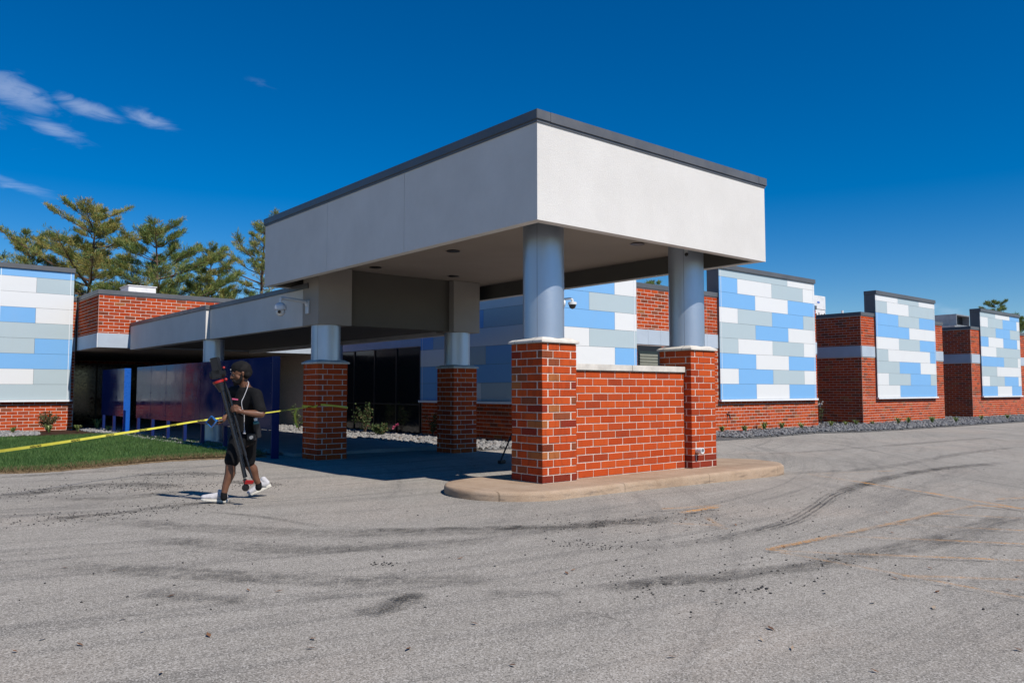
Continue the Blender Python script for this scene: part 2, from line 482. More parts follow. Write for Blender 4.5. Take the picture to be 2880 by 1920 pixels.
def mark_mat(name, col, lo, hi, strength, scale=(7, 1.2), lines=0):
    """worn print on the asphalt: UV x across 0..1, UV y along in metres; bare asphalt shows through"""
    m = Mat(name); m.m.blend_method = 'BLEND' if hasattr(m.m, 'blend_method') else 'BLEND'
    uv = m.n('ShaderNodeTexCoord').outputs['UV']
    sep = m.n('ShaderNodeSeparateXYZ'); m.l(uv, sep.inputs[0])
    edge = m.math('SUBTRACT', 1.0, m.math('ABSOLUTE', m.math('SUBTRACT', m.math('MULTIPLY', sep.outputs[0], 2.0), 1.0)))
    n1 = m.noise(m.world(), 70, 3, 0.8)
    n4 = m.noise(m.world(), 9, 4, 0.7)
    n2 = m.noise(m_scale(m, uv, (scale[0] * 1.6, scale[1], 1)), 1.0, 6, 0.75, 0.4)
    n3 = m.noise(m.world(), 1.3, 4, 0.65)
    grain = m.rng(m.math('ADD', n1, m.math('MULTIPLY', n4, 0.6)), 0.72, 0.86)
    a = m.math('MULTIPLY', m.rng(n2, lo, hi), grain)
    a = m.math('MULTIPLY', a, m.rng(m.math('ADD', edge, m.math('MULTIPLY', n4, 0.5)), 0.22, 0.75))
    a = m.math('MULTIPLY', a, m.rng(n3, 0.32, 0.6, 0.15, 1.0))
    a = m.math('MULTIPLY', a, m.n('ShaderNodeAttribute', attribute_name='fade').outputs['Fac'])
    if lines:
        wv = m.math('SINE', m.math('MULTIPLY', sep.outputs[0], lines * 6.2832))
        a = m.math('MULTIPLY', a, m.rng(wv, -0.2, 0.5, 0.15, 1))
    a = m.math('MULTIPLY', a, strength)
    m.set(col, 0.9, spec=0.15)
    tr = m.n('ShaderNodeBsdfTransparent'); mx = m.n('ShaderNodeMixShader')
    m.l(a, mx.inputs[0]); m.l(tr.outputs[0], mx.inputs[1]); m.l(m.b.outputs[0], mx.inputs[2])
    m.l(mx.outputs[0], m.o.inputs[0])
    return m.m
M_TYRE = mark_mat('tyre_rubber_print', (0.045, 0.043, 0.04), 0.31, 0.60, 0.92)
M_TYRE_L = mark_mat('tyre_rubber_print_light', (0.085, 0.08, 0.074), 0.34, 0.62, 0.78)
M_TREAD = mark_mat('tread_print', (0.05, 0.048, 0.047), 0.28, 0.54, 0.9, lines=4)
M_LINE = mark_mat('worn_orange_paint', (0.62, 0.27, 0.03), 0.36, 0.60, 0.8, scale=(1.5, 2.2))
M_LINE2 = mark_mat('worn_orange_paint_fresh', (0.66, 0.28, 0.025), 0.26, 0.52, 1.0, scale=(1.5, 2.2))

# ------------------------------------------------------------------ ground
def ground():
    xs = [-900, -200, -60, -20, -8, 0, 1.5, 2] + [2 + i * 0.25 for i in range(1, 13)] + [6, 7] + [7 + i * 0.25 for i in range(1, 21)] + [14, 20, 40, 80, 250, 900]
    ys = [-900, -200, -60, -10, 0, 5, 10, 20, 40, 80, 250, 900]
    v = [(x, y, gz(x, y)) for y in ys for x in xs]
    n = len(xs)
    f = [(j * n + i, j * n + i + 1, (j + 1) * n + i + 1, (j + 1) * n + i) for j in range(len(ys) - 1) for i in range(n - 1)]
    mb = MB(); mb.add(v, f)
    o = mb.build('asphalt_ground', M_ASPHALT, origin=(0, 0, 0))
    tag(o, kind='structure')
ground()

def catmull(pts, n=8):
    P = [pts[0]] + list(pts) + [pts[-1]]
    res = []
    for i in range(1, len(P) - 2):
        for k in range(n):
            t = k / n
            a, b, c, d = P[i - 1], P[i], P[i + 1], P[i + 2]
            res.append(0.5 * ((2 * b) + (c - a) * t + (2 * a - 5 * b + 4 * c - d) * t * t + (3 * b - a - 3 * c + d) * t ** 3))
    res.append(P[-2]); return res
RIB = [0]
def ribbon(name, pix, width, mat, lift=0.004, smooth=True, taper=False, fade=True):
    pts = [on_g(*p) for p in pix]
    pts = [Vector((p.x, p.y, 0)) for p in pts]
    if smooth and len(pts) > 2: pts = catmull(pts, 8)
    else:
        q = []
        for a, b in zip(pts[:-1], pts[1:]):
            k = max(1, int((b - a).length / 0.4))
            q += [a.lerp(b, i / k) for i in range(k)]
        pts = q + [pts[-1]]
    v, uv, L = [], [], 0
    for i, p in enumerate(pts):
        t = (pts[min(i + 1, len(pts) - 1)] - pts[max(i - 1, 0)])
        t.normalize(); nrm = Vector((-t.y, t.x, 0))
        if i: L += (p - pts[i - 1]).length
        w = width * 0.5
        if taper: w *= min(1, 0.3 + 3 * min(i, len(pts) - 1 - i) / len(pts))
        for s_, u in ((-1, 0), (1, 1)):
            q = p + nrm * w * s_
            v.append((q.x, q.y, gz(q.x, q.y) + lift)); uv.append((u, L))
    f = [(2 * i, 2 * i + 1, 2 * i + 3, 2 * i + 2) for i in range(len(pts) - 1)]
    me = bpy.data.meshes.new(name); me.from_pydata(v, [], f); me.materials.append(mat)
    fa = me.attributes.new('fade', 'FLOAT', 'POINT')
    for i in range(len(pts)):
        t = min(i, len(pts) - 1 - i) / max(1, len(pts) - 1)
        fv = 1.0 if not fade else sstep(t / 0.18)
        fa.data[2 * i].value = fv; fa.data[2 * i + 1].value = fv
    ul = me.uv_layers.new(name='UVMap')
    for lp in me.loops: ul.data[lp.index].uv = uv[lp.vertex_index]
    o = link(name, me, None, (0, 0, 0))
    tag(o, kind='structure')
    return o
def S(*pp): return [(x * 0.6122, 1300 + y * 0.6122) for x, y in pp]
def V(*pp): return [(1440 + x * 0.6122, 1200 + y * 0.6122) for x, y in pp]
def tl(): RIB[0] += 1; return 0.004 + 0.0006 * RIB[0]
for pix, wd, mt in (
    (S((-60, 165), (150, 140), (350, 115), (500, 105), (700, 103), (810, 128)), 0.55, M_TYRE),
    (S((210, 172), (400, 168), (560, 165), (690, 150), (800, 140), (860, 130)), 0.40, M_TYRE_L),
    (S((100, 278), (350, 250), (550, 233), (700, 212), (850, 195), (970, 183)), 0.26, M_TYRE),
    (S((-40, 72), (200, 58), (420, 45), (560, 38)), 0.40, M_TYRE_L),
    (S((600, 60), (760, 54), (920, 52), (1010, 62)), 0.55, M_TYRE),
    (S((1010, 90), (1180, 95), (1260, 110)), 0.40, M_TYRE),
    (S((900, 225), (1150, 245), (1350, 275), (1500, 300)), 0.12, M_TYRE_L),
    (S((100, 240), (400, 262), (750, 290), (1100, 312), (1500, 328), (1900, 322), (2352, 312)) + V((250, 462), (420, 446), (560, 436), (700, 424), (850, 408), (1000, 390)), 0.50, M_TYRE_L),
    (S((1500, 300), (1800, 312), (2100, 308), (2352, 300)) + V((200, 465), (420, 446), (600, 434), (740, 422), (880, 405)), 0.26, M_TYRE),
    (S((620, 345), (900, 372), (1200, 395), (1500, 400), (1900, 385), (2352, 350)), 0.45, M_TYRE_L),
    (S((200, 470), (600, 500), (1000, 520), (1500, 545), (2000, 548), (2352, 535)), 0.40, M_TYRE_L),
    (V((300, 585), (560, 556), (720, 549), (900, 525), (1150, 475), (1300, 430), (1400, 370), (1500, 305), (1700, 245), (1900, 203), (2100, 177), (2400, 150)), 0.24, M_TREAD),
    (V((1500, 320), (1600, 270), (1800, 220), (2000, 190), (2352, 160)), 0.35, M_TYRE_L),
    (V((330, 755), (520, 735), (700, 715), (1000, 690), (1250, 660), (1450, 630), (1650, 598)), 0.30, M_TYRE),
    (V((-120, 768), (60, 772), (260, 770)), 0.20, M_TYRE_L),
    (V((1300, 620), (1600, 590), (1900, 540), (2200, 450), (2352, 400)), 0.40, M_TYRE_L),
    (S((1350, 632), (1550, 622), (1720, 612), (1880, 603)), 0.10, M_TYRE_L),
    (S((1640, 700), (1740, 680), (1830, 650), (1900, 615)), 0.30, M_TYRE),
    (S((650, 600), (900, 625), (1150, 640)), 0.25, M_TYRE_L), (S((1620, 705), (1760, 680), (1850, 645), (1930, 600)), 0.20, M_TYRE), (S((1700, 690), (1800, 668), (1890, 628)), 0.16, M_TYRE),
    (V((60, 1040), (120, 1025)), 0.22, M_TYRE_L), (V((40, 1115), (140, 1105)), 0.22, M_TYRE_L),
    (V((440, 1150), (620, 1140)), 0.25, M_TYRE_L),
    (V((1000, 240), (1300, 215), (1700, 190), (2100, 120), (2400, 90)), 0.30, M_TYRE_L),
    (V((940, 130), (1300, 120), (1700, 90), (2352, 40)), 0.30, M_TYRE_L),
):
    ribbon('tyre_mark', pix, wd, mt, tl())
for pix, wd, mt in (
    (V((1170, 573), (1320, 543), (1480, 510)), 0.09, M_LINE2), (V((1480, 510), (1730, 457), (1935, 408), (2120, 370)), 0.09, M_LINE),
    (V((1170, 573), (1260, 583)), 0.08, M_LINE2), (V((1260, 583), (2400, 628)), 0.08, M_LINE),
    (V((1465, 511), (1540, 514)), 0.09, M_LINE2), (V((1540, 514), (2400, 552)), 0.08, M_LINE),
    (V((1715, 456), (1790, 459)), 0.09, M_LINE2), (V((1790, 459), (2400, 490)), 0.08, M_LINE),
    (V((1935, 408), (2010, 412)), 0.09, M_LINE2), (V((2010, 412), (2400, 434)), 0.08, M_LINE),
    (V((1230, 590), (1820, 700), (2400, 812)), 0.06, M_LINE),
    (V((1800, 702), (1900, 704)), 0.09, M_LINE2), (V((1900, 704), (2400, 722)), 0.08, M_LINE2),
    (V((1365, 225), (1600, 262)), 0.09, M_LINE), (V((1600, 262), (1900, 310), (2200, 362)), 0.09, M_LINE2), (V((2200, 362), (2420, 400)), 0.10, M_LINE2),
    (V((2120, 370), (2420, 392)), 0.10, M_LINE2), (V((2230, 343), (2420, 332)), 0.10, M_LINE),
    (V((690, 390), (960, 372)), 0.10, M_LINE), (V((780, 408), (940, 380)), 0.12, M_LINE2),
    (V((740, 458), (980, 468)), 0.09, M_LINE), (V((890, 428), (980, 486)), 0.09, M_LINE),
    (V((1365, 225), (1760, 210)), 0.08, M_LINE),
):
    ribbon('painted_line', pix, wd, mt, tl(), smooth=False, fade=False)

# ------------------------------------------------------------------ brick builders
BRK = {}
def brick_mesh(lx, ly, lz, mat):
    k = (round(lx, 3), round(ly, 3), round(lz, 3), mat.name)
    if k not in BRK:
        me = bpy.data.meshes.new('brick')
        bm = bmesh.new(); bmesh.ops.create_cube(bm, size=1.0)
        for v in bm.verts: v.co.x *= lx; v.co.y *= ly; v.co.z *= lz
        bmesh.ops.bevel(bm, geom=list(bm.edges), offset=min(0.004, min(lx, ly, lz) * 0.2), segments=1, affect='EDGES')
        bm.to_mesh(me); bm.free(); me.materials.append(mat)
        BRK[k] = me
    return BRK[k]
def put_brick(parent, c, sx, sy, sz, mat, name='brick'):
    o = link(name, brick_mesh(sx, sy, sz, mat), parent, c)
    o.rotation_euler = (random.gauss(0, 0.004), random.gauss(0, 0.004), random.gauss(0, 0.004))
    return o
CRS = 0.1016
def pier_bricks(parent, x0, y0, w, z0, n, mat, low=None, lown=0):
    """pinwheel bond: each side starts with a return of the neighbour's brick"""
    J, D = 0.013, 0.0925
    for c in range(n):
        z = z0 + (c + 0.5) * CRS
        mt = low if low is not None and c < lown else mat
        flip = c % 2
        run = w - D - J
        a = run * 0.395; b = run - a
        for side in range(4):
            segs = [(0, a), (a, run)] if not flip else [(0, b), (b, run)]
            for s0, s1 in segs:
                ln = (s1 - s0) - J
                m0 = (s0 + s1) / 2 - J / 2 if True else 0
                t = m0 if flip == 0 else w - m0
                o = D / 2
                jit = random.uniform(-0.0015, 0.002)
                if side == 0: p = (x0 + t, y0 + o - jit); sx, sy = ln, D
                elif side == 1: p = (x0 + w - o + jit, y0 + t); sx, sy = D, ln
                elif side == 2: p = (x0 + w - t, y0 + w - o + jit); sx, sy = ln, D
                else: p = (x0 + o - jit, y0 + w - t); sx, sy = D, ln
                put_brick(parent, (p[0], p[1], z), sx, sy, CRS - J, mt)

# ------------------------------------------------------------------ island, pillars, low wall
ISL_Z = 0.085
PX1, PY1, PWD = 6.954, 7.638, 0.625
PX2, PX3, PY3, PX4 = 10.081, 6.888, 13.876, 10.060
def island():
    cy, r = 7.93, 0.92
    xl, xr = 6.72, 11.36
    poly = []
    for i in range(25):
        a = math.pi / 2 + math.pi * i / 24
        poly.append((xl + r * math.cos(a) * 0.98, cy + r * math.sin(a)))
    for i in range(25):
        a = -math.pi / 2 + math.pi * i / 24
        poly.append((xr + r * math.cos(a), cy + r * math.sin(a)))
    mb = MB()
    # rounded kerb profile
    rings = [(-0.14, 1.0), (0.035, 1.0), (ISL_Z - 0.018, 0.993), (ISL_Z - 0.004, 0.975), (ISL_Z, 0.955), (ISL_Z - 0.002, 0.84)]
    n = len(poly); cx0 = (xl + xr) / 2
    vs_ = []
    for z, k in rings:
        for (x, y) in poly:
            ax = xl if x < xl else (xr if x > xr else x)
            wob = 0.006 * math.sin(x * 7.1 + y * 3) + 0.004 * math.sin(x * 17)
            vs_.append((ax + (x - ax) * k, cy + (y - cy) * k + wob * (1 if z < ISL_Z - 0.003 else 0.6), z + 0.003 * math.sin(x * 5 + y * 9)))
    fs = []
    for j in range(len(rings) - 1):
        for i in range(n):
            fs.append((j * n + i, j * n + (i + 1) % n, (j + 1) * n + (i + 1) % n, (j + 1) * n + i))
    fs.append(tuple(range((len(rings) - 1) * n, len(rings) * n)))
    mb.add(vs_, fs)
    o = mb.build('traffic_island', M_CONC, origin=(cx0, cy, 0), smooth=True)
    tag(o, kind='structure')
    return o
island()

def capstone(parent, x0, y0, w, z, over=0.032):
    """cast-stone cap: square slab with chamfered upper edges, in four pieces with joints"""
    a0, a1 = x0 - over, x0 + w + over
    b0, b1 = y0 - over, y0 + w + over
    c = 0.085
    mb = MB()
    h1, h2 = 0.028, 0.075
    v = [(a0, b0, z), (a1, b0, z), (a1, b1, z), (a0, b1, z), (a0, b0, z + h1), (a1, b0, z + h1), (a1, b1, z + h1), (a0, b1, z + h1),
         (a0 + c, b0 + c, z + h2), (a1 - c, b0 + c, z + h2), (a1 - c, b1 - c, z + h2), (a0 + c, b1 - c, z + h2)]
    f = [(3, 2, 1, 0), (0, 1, 5, 4), (1, 2, 6, 5), (2, 3, 7, 6), (3, 0, 4, 7), (4, 5, 9, 8), (5, 6, 10, 9), (6, 7, 11, 10), (7, 4, 8, 11), (8, 9, 10, 11)]
    mb.add(v, f)
    cap = mb.build('capstone', M_STONE, parent, bevel=0.004)
    jm = MB()
    for t in (0.27, 0.80):
        yy = b0 + (b1 - b0) * t
        jm.obox((a0 - 0.0012, yy, z + h1 / 2), (0.001, 0, 0), (0, 0.0035, 0), (0, 0, h1 / 2))
        jm.add([(a0 - 0.001, yy - 0.0035, z + h1), (a0 - 0.001, yy + 0.0035, z + h1), (a0 + c, yy + 0.0035, z + h2 + 0.0012), (a0 + c, yy - 0.0035, z + h2 + 0.0012)], [(0, 1, 2, 3)])
    jm.build('cap_joint', M_SEAM, cap)

def pillar(x0, y0, z0, ncrs, mat, ztop, label, low=None, lown=0):
    root = empty('brick_pillar', (x0 + PWD / 2, y0 + PWD / 2, z0), label, 'pillar', 'brick pillars carrying the canopy')
    zb = z0 + ncrs * CRS
    core = MB(); core.box(x0 + 0.008, x0 + PWD - 0.008, y0 + 0.008, y0 + PWD - 0.008, z0 - 0.1, zb)
    co = core.build('mortar_core', M_MORTAR, root)
    pier_bricks(co, x0, y0, PWD, z0, ncrs, mat, low, lown)
    capstone(root, x0, y0, PWD, zb + 0.002)
    cx, cy = x0 + PWD / 2, y0 + PWD / 2
    mb = MB(); mb.tube((cx, cy, zb + 0.070), (cx, cy, ztop), 0.281, n=64)
    col = mb.build('column', M_COLUMN, root, smooth=True)
    # vertical sheet seam facing the photographer's right
    sm = MB()
    for ang in (math.radians(-62), math.radians(118), math.radians(-150)):
        p = Vector((cx + 0.2805 * math.cos(ang), cy + 0.2805 * math.sin(ang), 0))
        t = Vector((-math.sin(ang), math.cos(ang), 0)); n = Vector((math.cos(ang), math.sin(ang), 0))
        sm.obox((p.x, p.y, (zb + 0.07 + ztop) / 2), t * 0.0025, n * 0.0015, (0, 0, (ztop - zb - 0.08) / 2))
    sm.build('column_seam', M_SEAM, col)
    return root
SOF = 3.67
pillar(PX1, PY1, ISL_Z, 18, M_RUSTIC, SOF, 'front brick pillar with mottled brown and orange bricks at the rounded island end', M_MAROON, 1)
pillar(PX2, PY1, ISL_Z, 18, M_PLAIN, SOF, 'front brick pillar of even orange bricks with a white pipe near its foot', M_MAROON, 2)
pillar(PX3, PY3, -0.028, 18, M_PLAIN, 2.56, 'shaded rear brick pillar with yellow caution tape wrapped round it')
pillar(PX4, PY3, -0.06, 18, M_PLAIN, 2.56, 'shaded rear brick pillar standing in front of the dark blue panels')

def low_wall():
    x0, x1, y0, y1 = PX1 + PWD + 0.004, PX2 - 0.004, 7.775, 8.125
    crs, n = 0.1056, 14
    root = empty('low_brick_wall', ((x0 + x1) / 2, (y0 + y1) / 2, ISL_Z), 'low orange brick wall with pale stone coping between the two front pillars', 'wall')
    zt = ISL_Z + n * crs
    core = MB(); core.box(x0, x1, y0 + 0.007, y1 - 0.007, ISL_Z - 0.05, zt)
    co = core.build('mortar_core', M_MORTAR, root)
    J = 0.013
    for c in range(n):
        z = ISL_Z + (c + 0.5) * crs
        off = 0.0 if c % 2 else 0.1525
        x = x0 - off
        while x < x1 - 0.02:
            a, b = max(x, x0), min(x + 0.305, x1)
            if b - a > 0.04:
                for yc in (y0 + 0.046, y1 - 0.046):
                    put_brick(co, ((a + b) / 2, yc + random.uniform(-0.0015, 0.0015), z), b - a - J, 0.092, crs - J, M_PLAIN)
            x += 0.305
    xm = (x0 + x1) / 2 + 0.0
    for a, b in ((x0 + 0.002, xm - 0.002), (xm + 0.002, x1 - 0.006)):
        mb = MB(); mb.box(a, b, y0 - 0.035, y1 + 0.035, zt + 0.003, zt + 0.092)
        mb.build('coping_stone', M_STONE, root, bevel=0.006)
low_wall()

# ------------------------------------------------------------------ canopy
CX0, CX1, CY0, CY1 = 6.355, 11.299, 7.06, 15.186
CZ0, CZ1, CZC = 3.352, 4.585, 4.708
def canopy():
    root = empty('entrance_canopy', ((CX0 + CX1) / 2, (CY0 + CY1) / 2, CZ0),
                 'large white stucco canopy with dark metal edge over the entrance drive', 'canopy')
    t = 0.13
    # the four fascia boards, split at control joints on the long sides
    j1, j2 = 10.05, 12.53
    gap = 0.0035
    for s0, s1 in ((CY0 + t + 0.0008, j1 - gap), (j1 + gap, j2 - gap), (j2 + gap, CY1 - t - 0.0008)):
        mb = MB(); mb.box(CX0, CX0 + t, s0, s1, CZ0, CZ1); mb.build('fascia_panel', M_STUCCO, root)
        mb = MB(); mb.box(CX1 - t, CX1, s0, s1, CZ0, CZ1); mb.build('fascia_panel', M_STUCCO, root)
    mb = MB(); mb.box(CX0, CX1, CY0, CY0 + t, CZ0, CZ1); mb.build('fascia_panel', M_STUCCO, root)
    mb = MB(); mb.box(CX0, CX1, CY1 - t, CY1, CZ0, CZ1); mb.build('fascia_panel', M_STUCCO, root)
    for xa in (CX0, CX1 - t):
        mb = MB(); mb.box(xa + 0.02, xa + t - 0.02, CY0 + t + 0.02, CY1 - t - 0.02, CZ0 + 0.02, CZ1 - 0.01); mb.build('joint_backing', M_SEAM, root)
    # dark painted inner lining of the edge beams
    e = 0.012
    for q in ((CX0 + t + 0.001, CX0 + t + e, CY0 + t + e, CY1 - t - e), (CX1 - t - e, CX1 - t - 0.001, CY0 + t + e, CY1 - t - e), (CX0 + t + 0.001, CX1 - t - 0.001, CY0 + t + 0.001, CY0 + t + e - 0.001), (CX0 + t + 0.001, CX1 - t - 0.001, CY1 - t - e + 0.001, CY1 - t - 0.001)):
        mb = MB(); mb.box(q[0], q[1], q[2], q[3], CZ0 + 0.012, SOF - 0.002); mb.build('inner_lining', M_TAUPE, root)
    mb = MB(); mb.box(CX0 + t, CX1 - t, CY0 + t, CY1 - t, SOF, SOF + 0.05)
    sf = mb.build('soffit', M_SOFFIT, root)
    mb = MB(); mb.box(CX0 + t, CX1 - t, CY0 + t, CY1 - t, CZ1 - 0.1, CZ1)
    mb.build('roof_deck', M_ROOF, root)
    # metal coping with drip edge
    o = 0.032
    for nm, q in (('metal_coping', (CX0 - o, CX0 + 0.2, CY0 - o, CY1 + o)), ('metal_coping', (CX1 - 0.2, CX1 + o, CY0 - o, CY1 + o))):
        mb = MB(); mb.box(q[0], q[1], q[2], q[3], CZ1 + 0.002, CZC); mb.build(nm, M_CAP, root, bevel=0.005)
    xm = CX0 + (CX1 - CX0) * 0.525
    for a, b in ((CX0 + 0.201, xm - 0.0015), (xm + 0.0015, CX1 - 0.201)):
        for q in ((CY0 - o + 0.0005, CY0 + 0.2), (CY1 - 0.2, CY1 + o - 0.0005)):
            mb = MB(); mb.box(a, b, q[0], q[1], CZ1 + 0.002, CZC - 0.0006); mb.build('metal_coping', M_CAP, root)
    # drip bead below the coping
    mb = MB()
    mb.box(CX0 - 0.014, CX1 + 0.014, CY0 - 0.014, CY0 - 0.001, CZ1 - 0.030, CZ1 + 0.001)
    mb.box(CX0 - 0.014, CX0 - 0.001, CY0 - 0.001, CY1 + 0.014, CZ1 - 0.030, CZ1 + 0.001)
    mb.box(CX1 + 0.001, CX1 + 0.014, CY0 - 0.001, CY1 + 0.014, CZ1 - 0.030, CZ1 + 0.001)
    mb.build('drip_edge', M_CAP, root)
    # recessed ceiling lamps
    for px, py in ((1275, 705), (1055.8, 751), (1275.8, 775.8), (1793, 685)):
        p = on_z(px, py, SOF)
        mb = MB(); mb.tube((p.x, p.y, SOF - 0.012), (p.x, p.y, SOF - 0.001), 0.105, n=24)
        mb.tube((p.x, p.y, SOF - 0.016), (p.x, p.y, SOF - 0.0125), 0.115, 0.118, n=24)
        lp = mb.build('recessed_lamp', M_BLACK, sf, smooth=True)
canopy()

# ------------------------------------------------------------------ covered walkway
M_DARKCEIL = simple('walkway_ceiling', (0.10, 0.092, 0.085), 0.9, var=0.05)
WZ0, WZ1, WZC = 2.552, 3.275, 3.378
def walkway():
    x0, x1 = 6.872, 10.70
    root = empty('covered_walkway', (8.8, 20.2, 0), 'flat stucco walkway roof running from the canopy back to the building', 'walkway')
    t = 0.16
    # drop boxes above the rear pillars
    for bx0, bx1, nm in ((PX3 - 0.012, PX3 + 0.70, 'drop_box'), (PX4 - 0.012, PX4 + 0.70, 'drop_box')):
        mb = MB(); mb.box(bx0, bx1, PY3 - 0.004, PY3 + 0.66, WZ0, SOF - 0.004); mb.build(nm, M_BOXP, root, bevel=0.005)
    # cross beam between the boxes, with the recess strip below the soffit
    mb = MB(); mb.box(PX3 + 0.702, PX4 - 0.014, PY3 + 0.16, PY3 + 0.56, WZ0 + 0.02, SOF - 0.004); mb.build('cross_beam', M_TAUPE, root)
    # side beams: near run, small return, far run
    yk = 19.7
    mb = MB(); mb.box(x0, x0 + t, PY3 + 0.662, yk, WZ0, WZ1); mb.build('side_beam', M_STUCCO, root, bevel=0.004)
    mb = MB(); mb.box(x0 - 0.10, x0 + t, yk + 0.002, 26.39, WZ0, WZ1); mb.build('side_beam', M_STUCCO, root, bevel=0.004)
    mb = MB(); mb.box(x1 - t, x1, PY3 + 0.662, 26.39, WZ0, WZ1); mb.build('side_beam', M_STUCCO, root, bevel=0.004)
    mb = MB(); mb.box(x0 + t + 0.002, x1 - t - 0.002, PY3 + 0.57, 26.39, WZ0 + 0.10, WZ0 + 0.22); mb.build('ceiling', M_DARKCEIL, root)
    o = 0.025
    for q in ((x0 - o, x0 + 0.2, CY1 - 0.9, yk - 0.031), (x0 - 0.1 - o, x0 + 0.1, yk - 0.03, 26.39), (x1 - 0.2, x1 + o, PY3 + 0.7, 26.39)):
        mb = MB(); mb.box(q[0], q[1], q[2], q[3], WZ1 + 0.002, WZC); mb.build('metal_coping', M_CAP, root, bevel=0.004)
    mb = MB(); mb.box(x0 + 0.2, x1 - 0.2, PY3 + 0.7, 26.38, WZ1 - 0.12, WZ1 - 0.02); mb.build('roof_deck', M_ROOF, root)
    for cx in (x0 + 0.24, x1 - 0.28):
        mb = MB(); mb.tube((cx, yk + 0.36, -0.05), (cx, yk + 0.36, WZ0 + 0.01), 0.25, n=48); mb.build('column', M_COLUMN, root, smooth=True)
    # paved floor strip under the walkway
walkway()
def slab(name, poly, z0, z1, mat):
    mb = MB(); mb.prism(poly, z0, z1); o = mb.build(name, mat); tag(o, kind='structure'); return o
M_PAVE = simple('grey_concrete', (0.33, 0.32, 0.30), 0.9, var=0.15, scale=2, bump=0.3, bscale=80)
slab('walkway_paving', [(6.95, 15.0), (10.45, 15.0), (10.45, 37.8), (6.95, 37.8)], -0.06, 0.03, M_PAVE)

# ------------------------------------------------------------------ building wings
YF = 14.90                                   # brick face of the street front
YP = 14.815                                  # face of the cladding panels
ZG = -0.07
ROW = 0.486
PZ0 = 1.005
PZ1 = PZ0 + 8.5 * ROW                        # 5.136
ZBAND0, ZBAND1, ZTOP = 2.60, 3.03, 4.222

def rows_z():
    r = [(PZ1 - ROW * 0.5, PZ1)]
    z = PZ1 - ROW * 0.5
    for i in range(8):
        r.append((z - ROW, z)); z -= ROW
    return r

def clad(root, origin, du, nrm, width, layout, name='cladding_frame', depth=0.45, capname='metal_coping', ends=(True, True)):
    """rain-screen of single boards. origin = left end at ground (front plane), du along, nrm outwards"""
    o = Vector(origin); du = Vector(du); nrm = Vector(nrm)
    ay = nrm * 0.5
    mid = o + du * (width / 2)
    up = Vector((0, 0, 1))
    # carcass behind the boards
    mb = MB(); mb.obox(mid - nrm * (0.012 + depth / 2) + up * ((PZ0 + PZ1) / 2), du * (width / 2 - 0.004), nrm * (depth / 2), up * ((PZ1 - PZ0) / 2))
    fr = mb.build(name, M_CAP, root)
    g = 0.0035
    for (z0, z1), lay in zip(rows_z(), layout):
        for a, b, c in lay:
            a2, b2 = max(a, 0.0), min(b, width)
            mb = MB()
            mb.obox(o + du * ((a2 + b2) / 2) - nrm * 0.008 + up * ((z0 + z1) / 2), du * ((b2 - a2) / 2 - g), nrm * 0.008, up * ((z1 - z0) / 2 - g))
            mb.build('panel', PMAT[c], fr)
    # white edge trims and bottom flashing
    for u in (0.10, width - 0.10):
        mb = MB(); mb.obox(o + du * u + nrm * 0.003 + up * ((PZ0 + PZ1) / 2), du * 0.008, nrm * 0.002, up * ((PZ1 - PZ0) / 2)); mb.build('edge_trim', M_TRIM, fr)
    mb = MB(); mb.obox(mid + nrm * 0.006 + up * (PZ0 - 0.034), du * (width / 2 + 0.03), nrm * 0.05, up * 0.03); mb.build('base_flashing', M_TRIM, fr)
    mb = MB(); mb.obox(mid - nrm * (depth / 2 - 0.02) + up * (PZ1 + 0.077), du * (width / 2 + 0.02), nrm * (depth / 2 + 0.03), up * 0.075); mb.build(capname, M_CAP, fr, bevel=0.004)
    return fr

def lay(rows, width, first=1.0, mod=2.0):
    """rows: list of strings such as 'B1W3G5W' -> pieces with boundaries in modules"""
    res = []
    for s in rows:
        pieces, a, i = [], 0.0, 0
        while i < len(s):
            c = s[i]; i += 1
            num = ''
            while i < len(s) and (s[i].isdigit() or s[i] == '.'):
                num += s[i]; i += 1
            b = float(num) if num else width
            pieces.append((a, b, c)); a = b
        res.append(pieces)
    return res

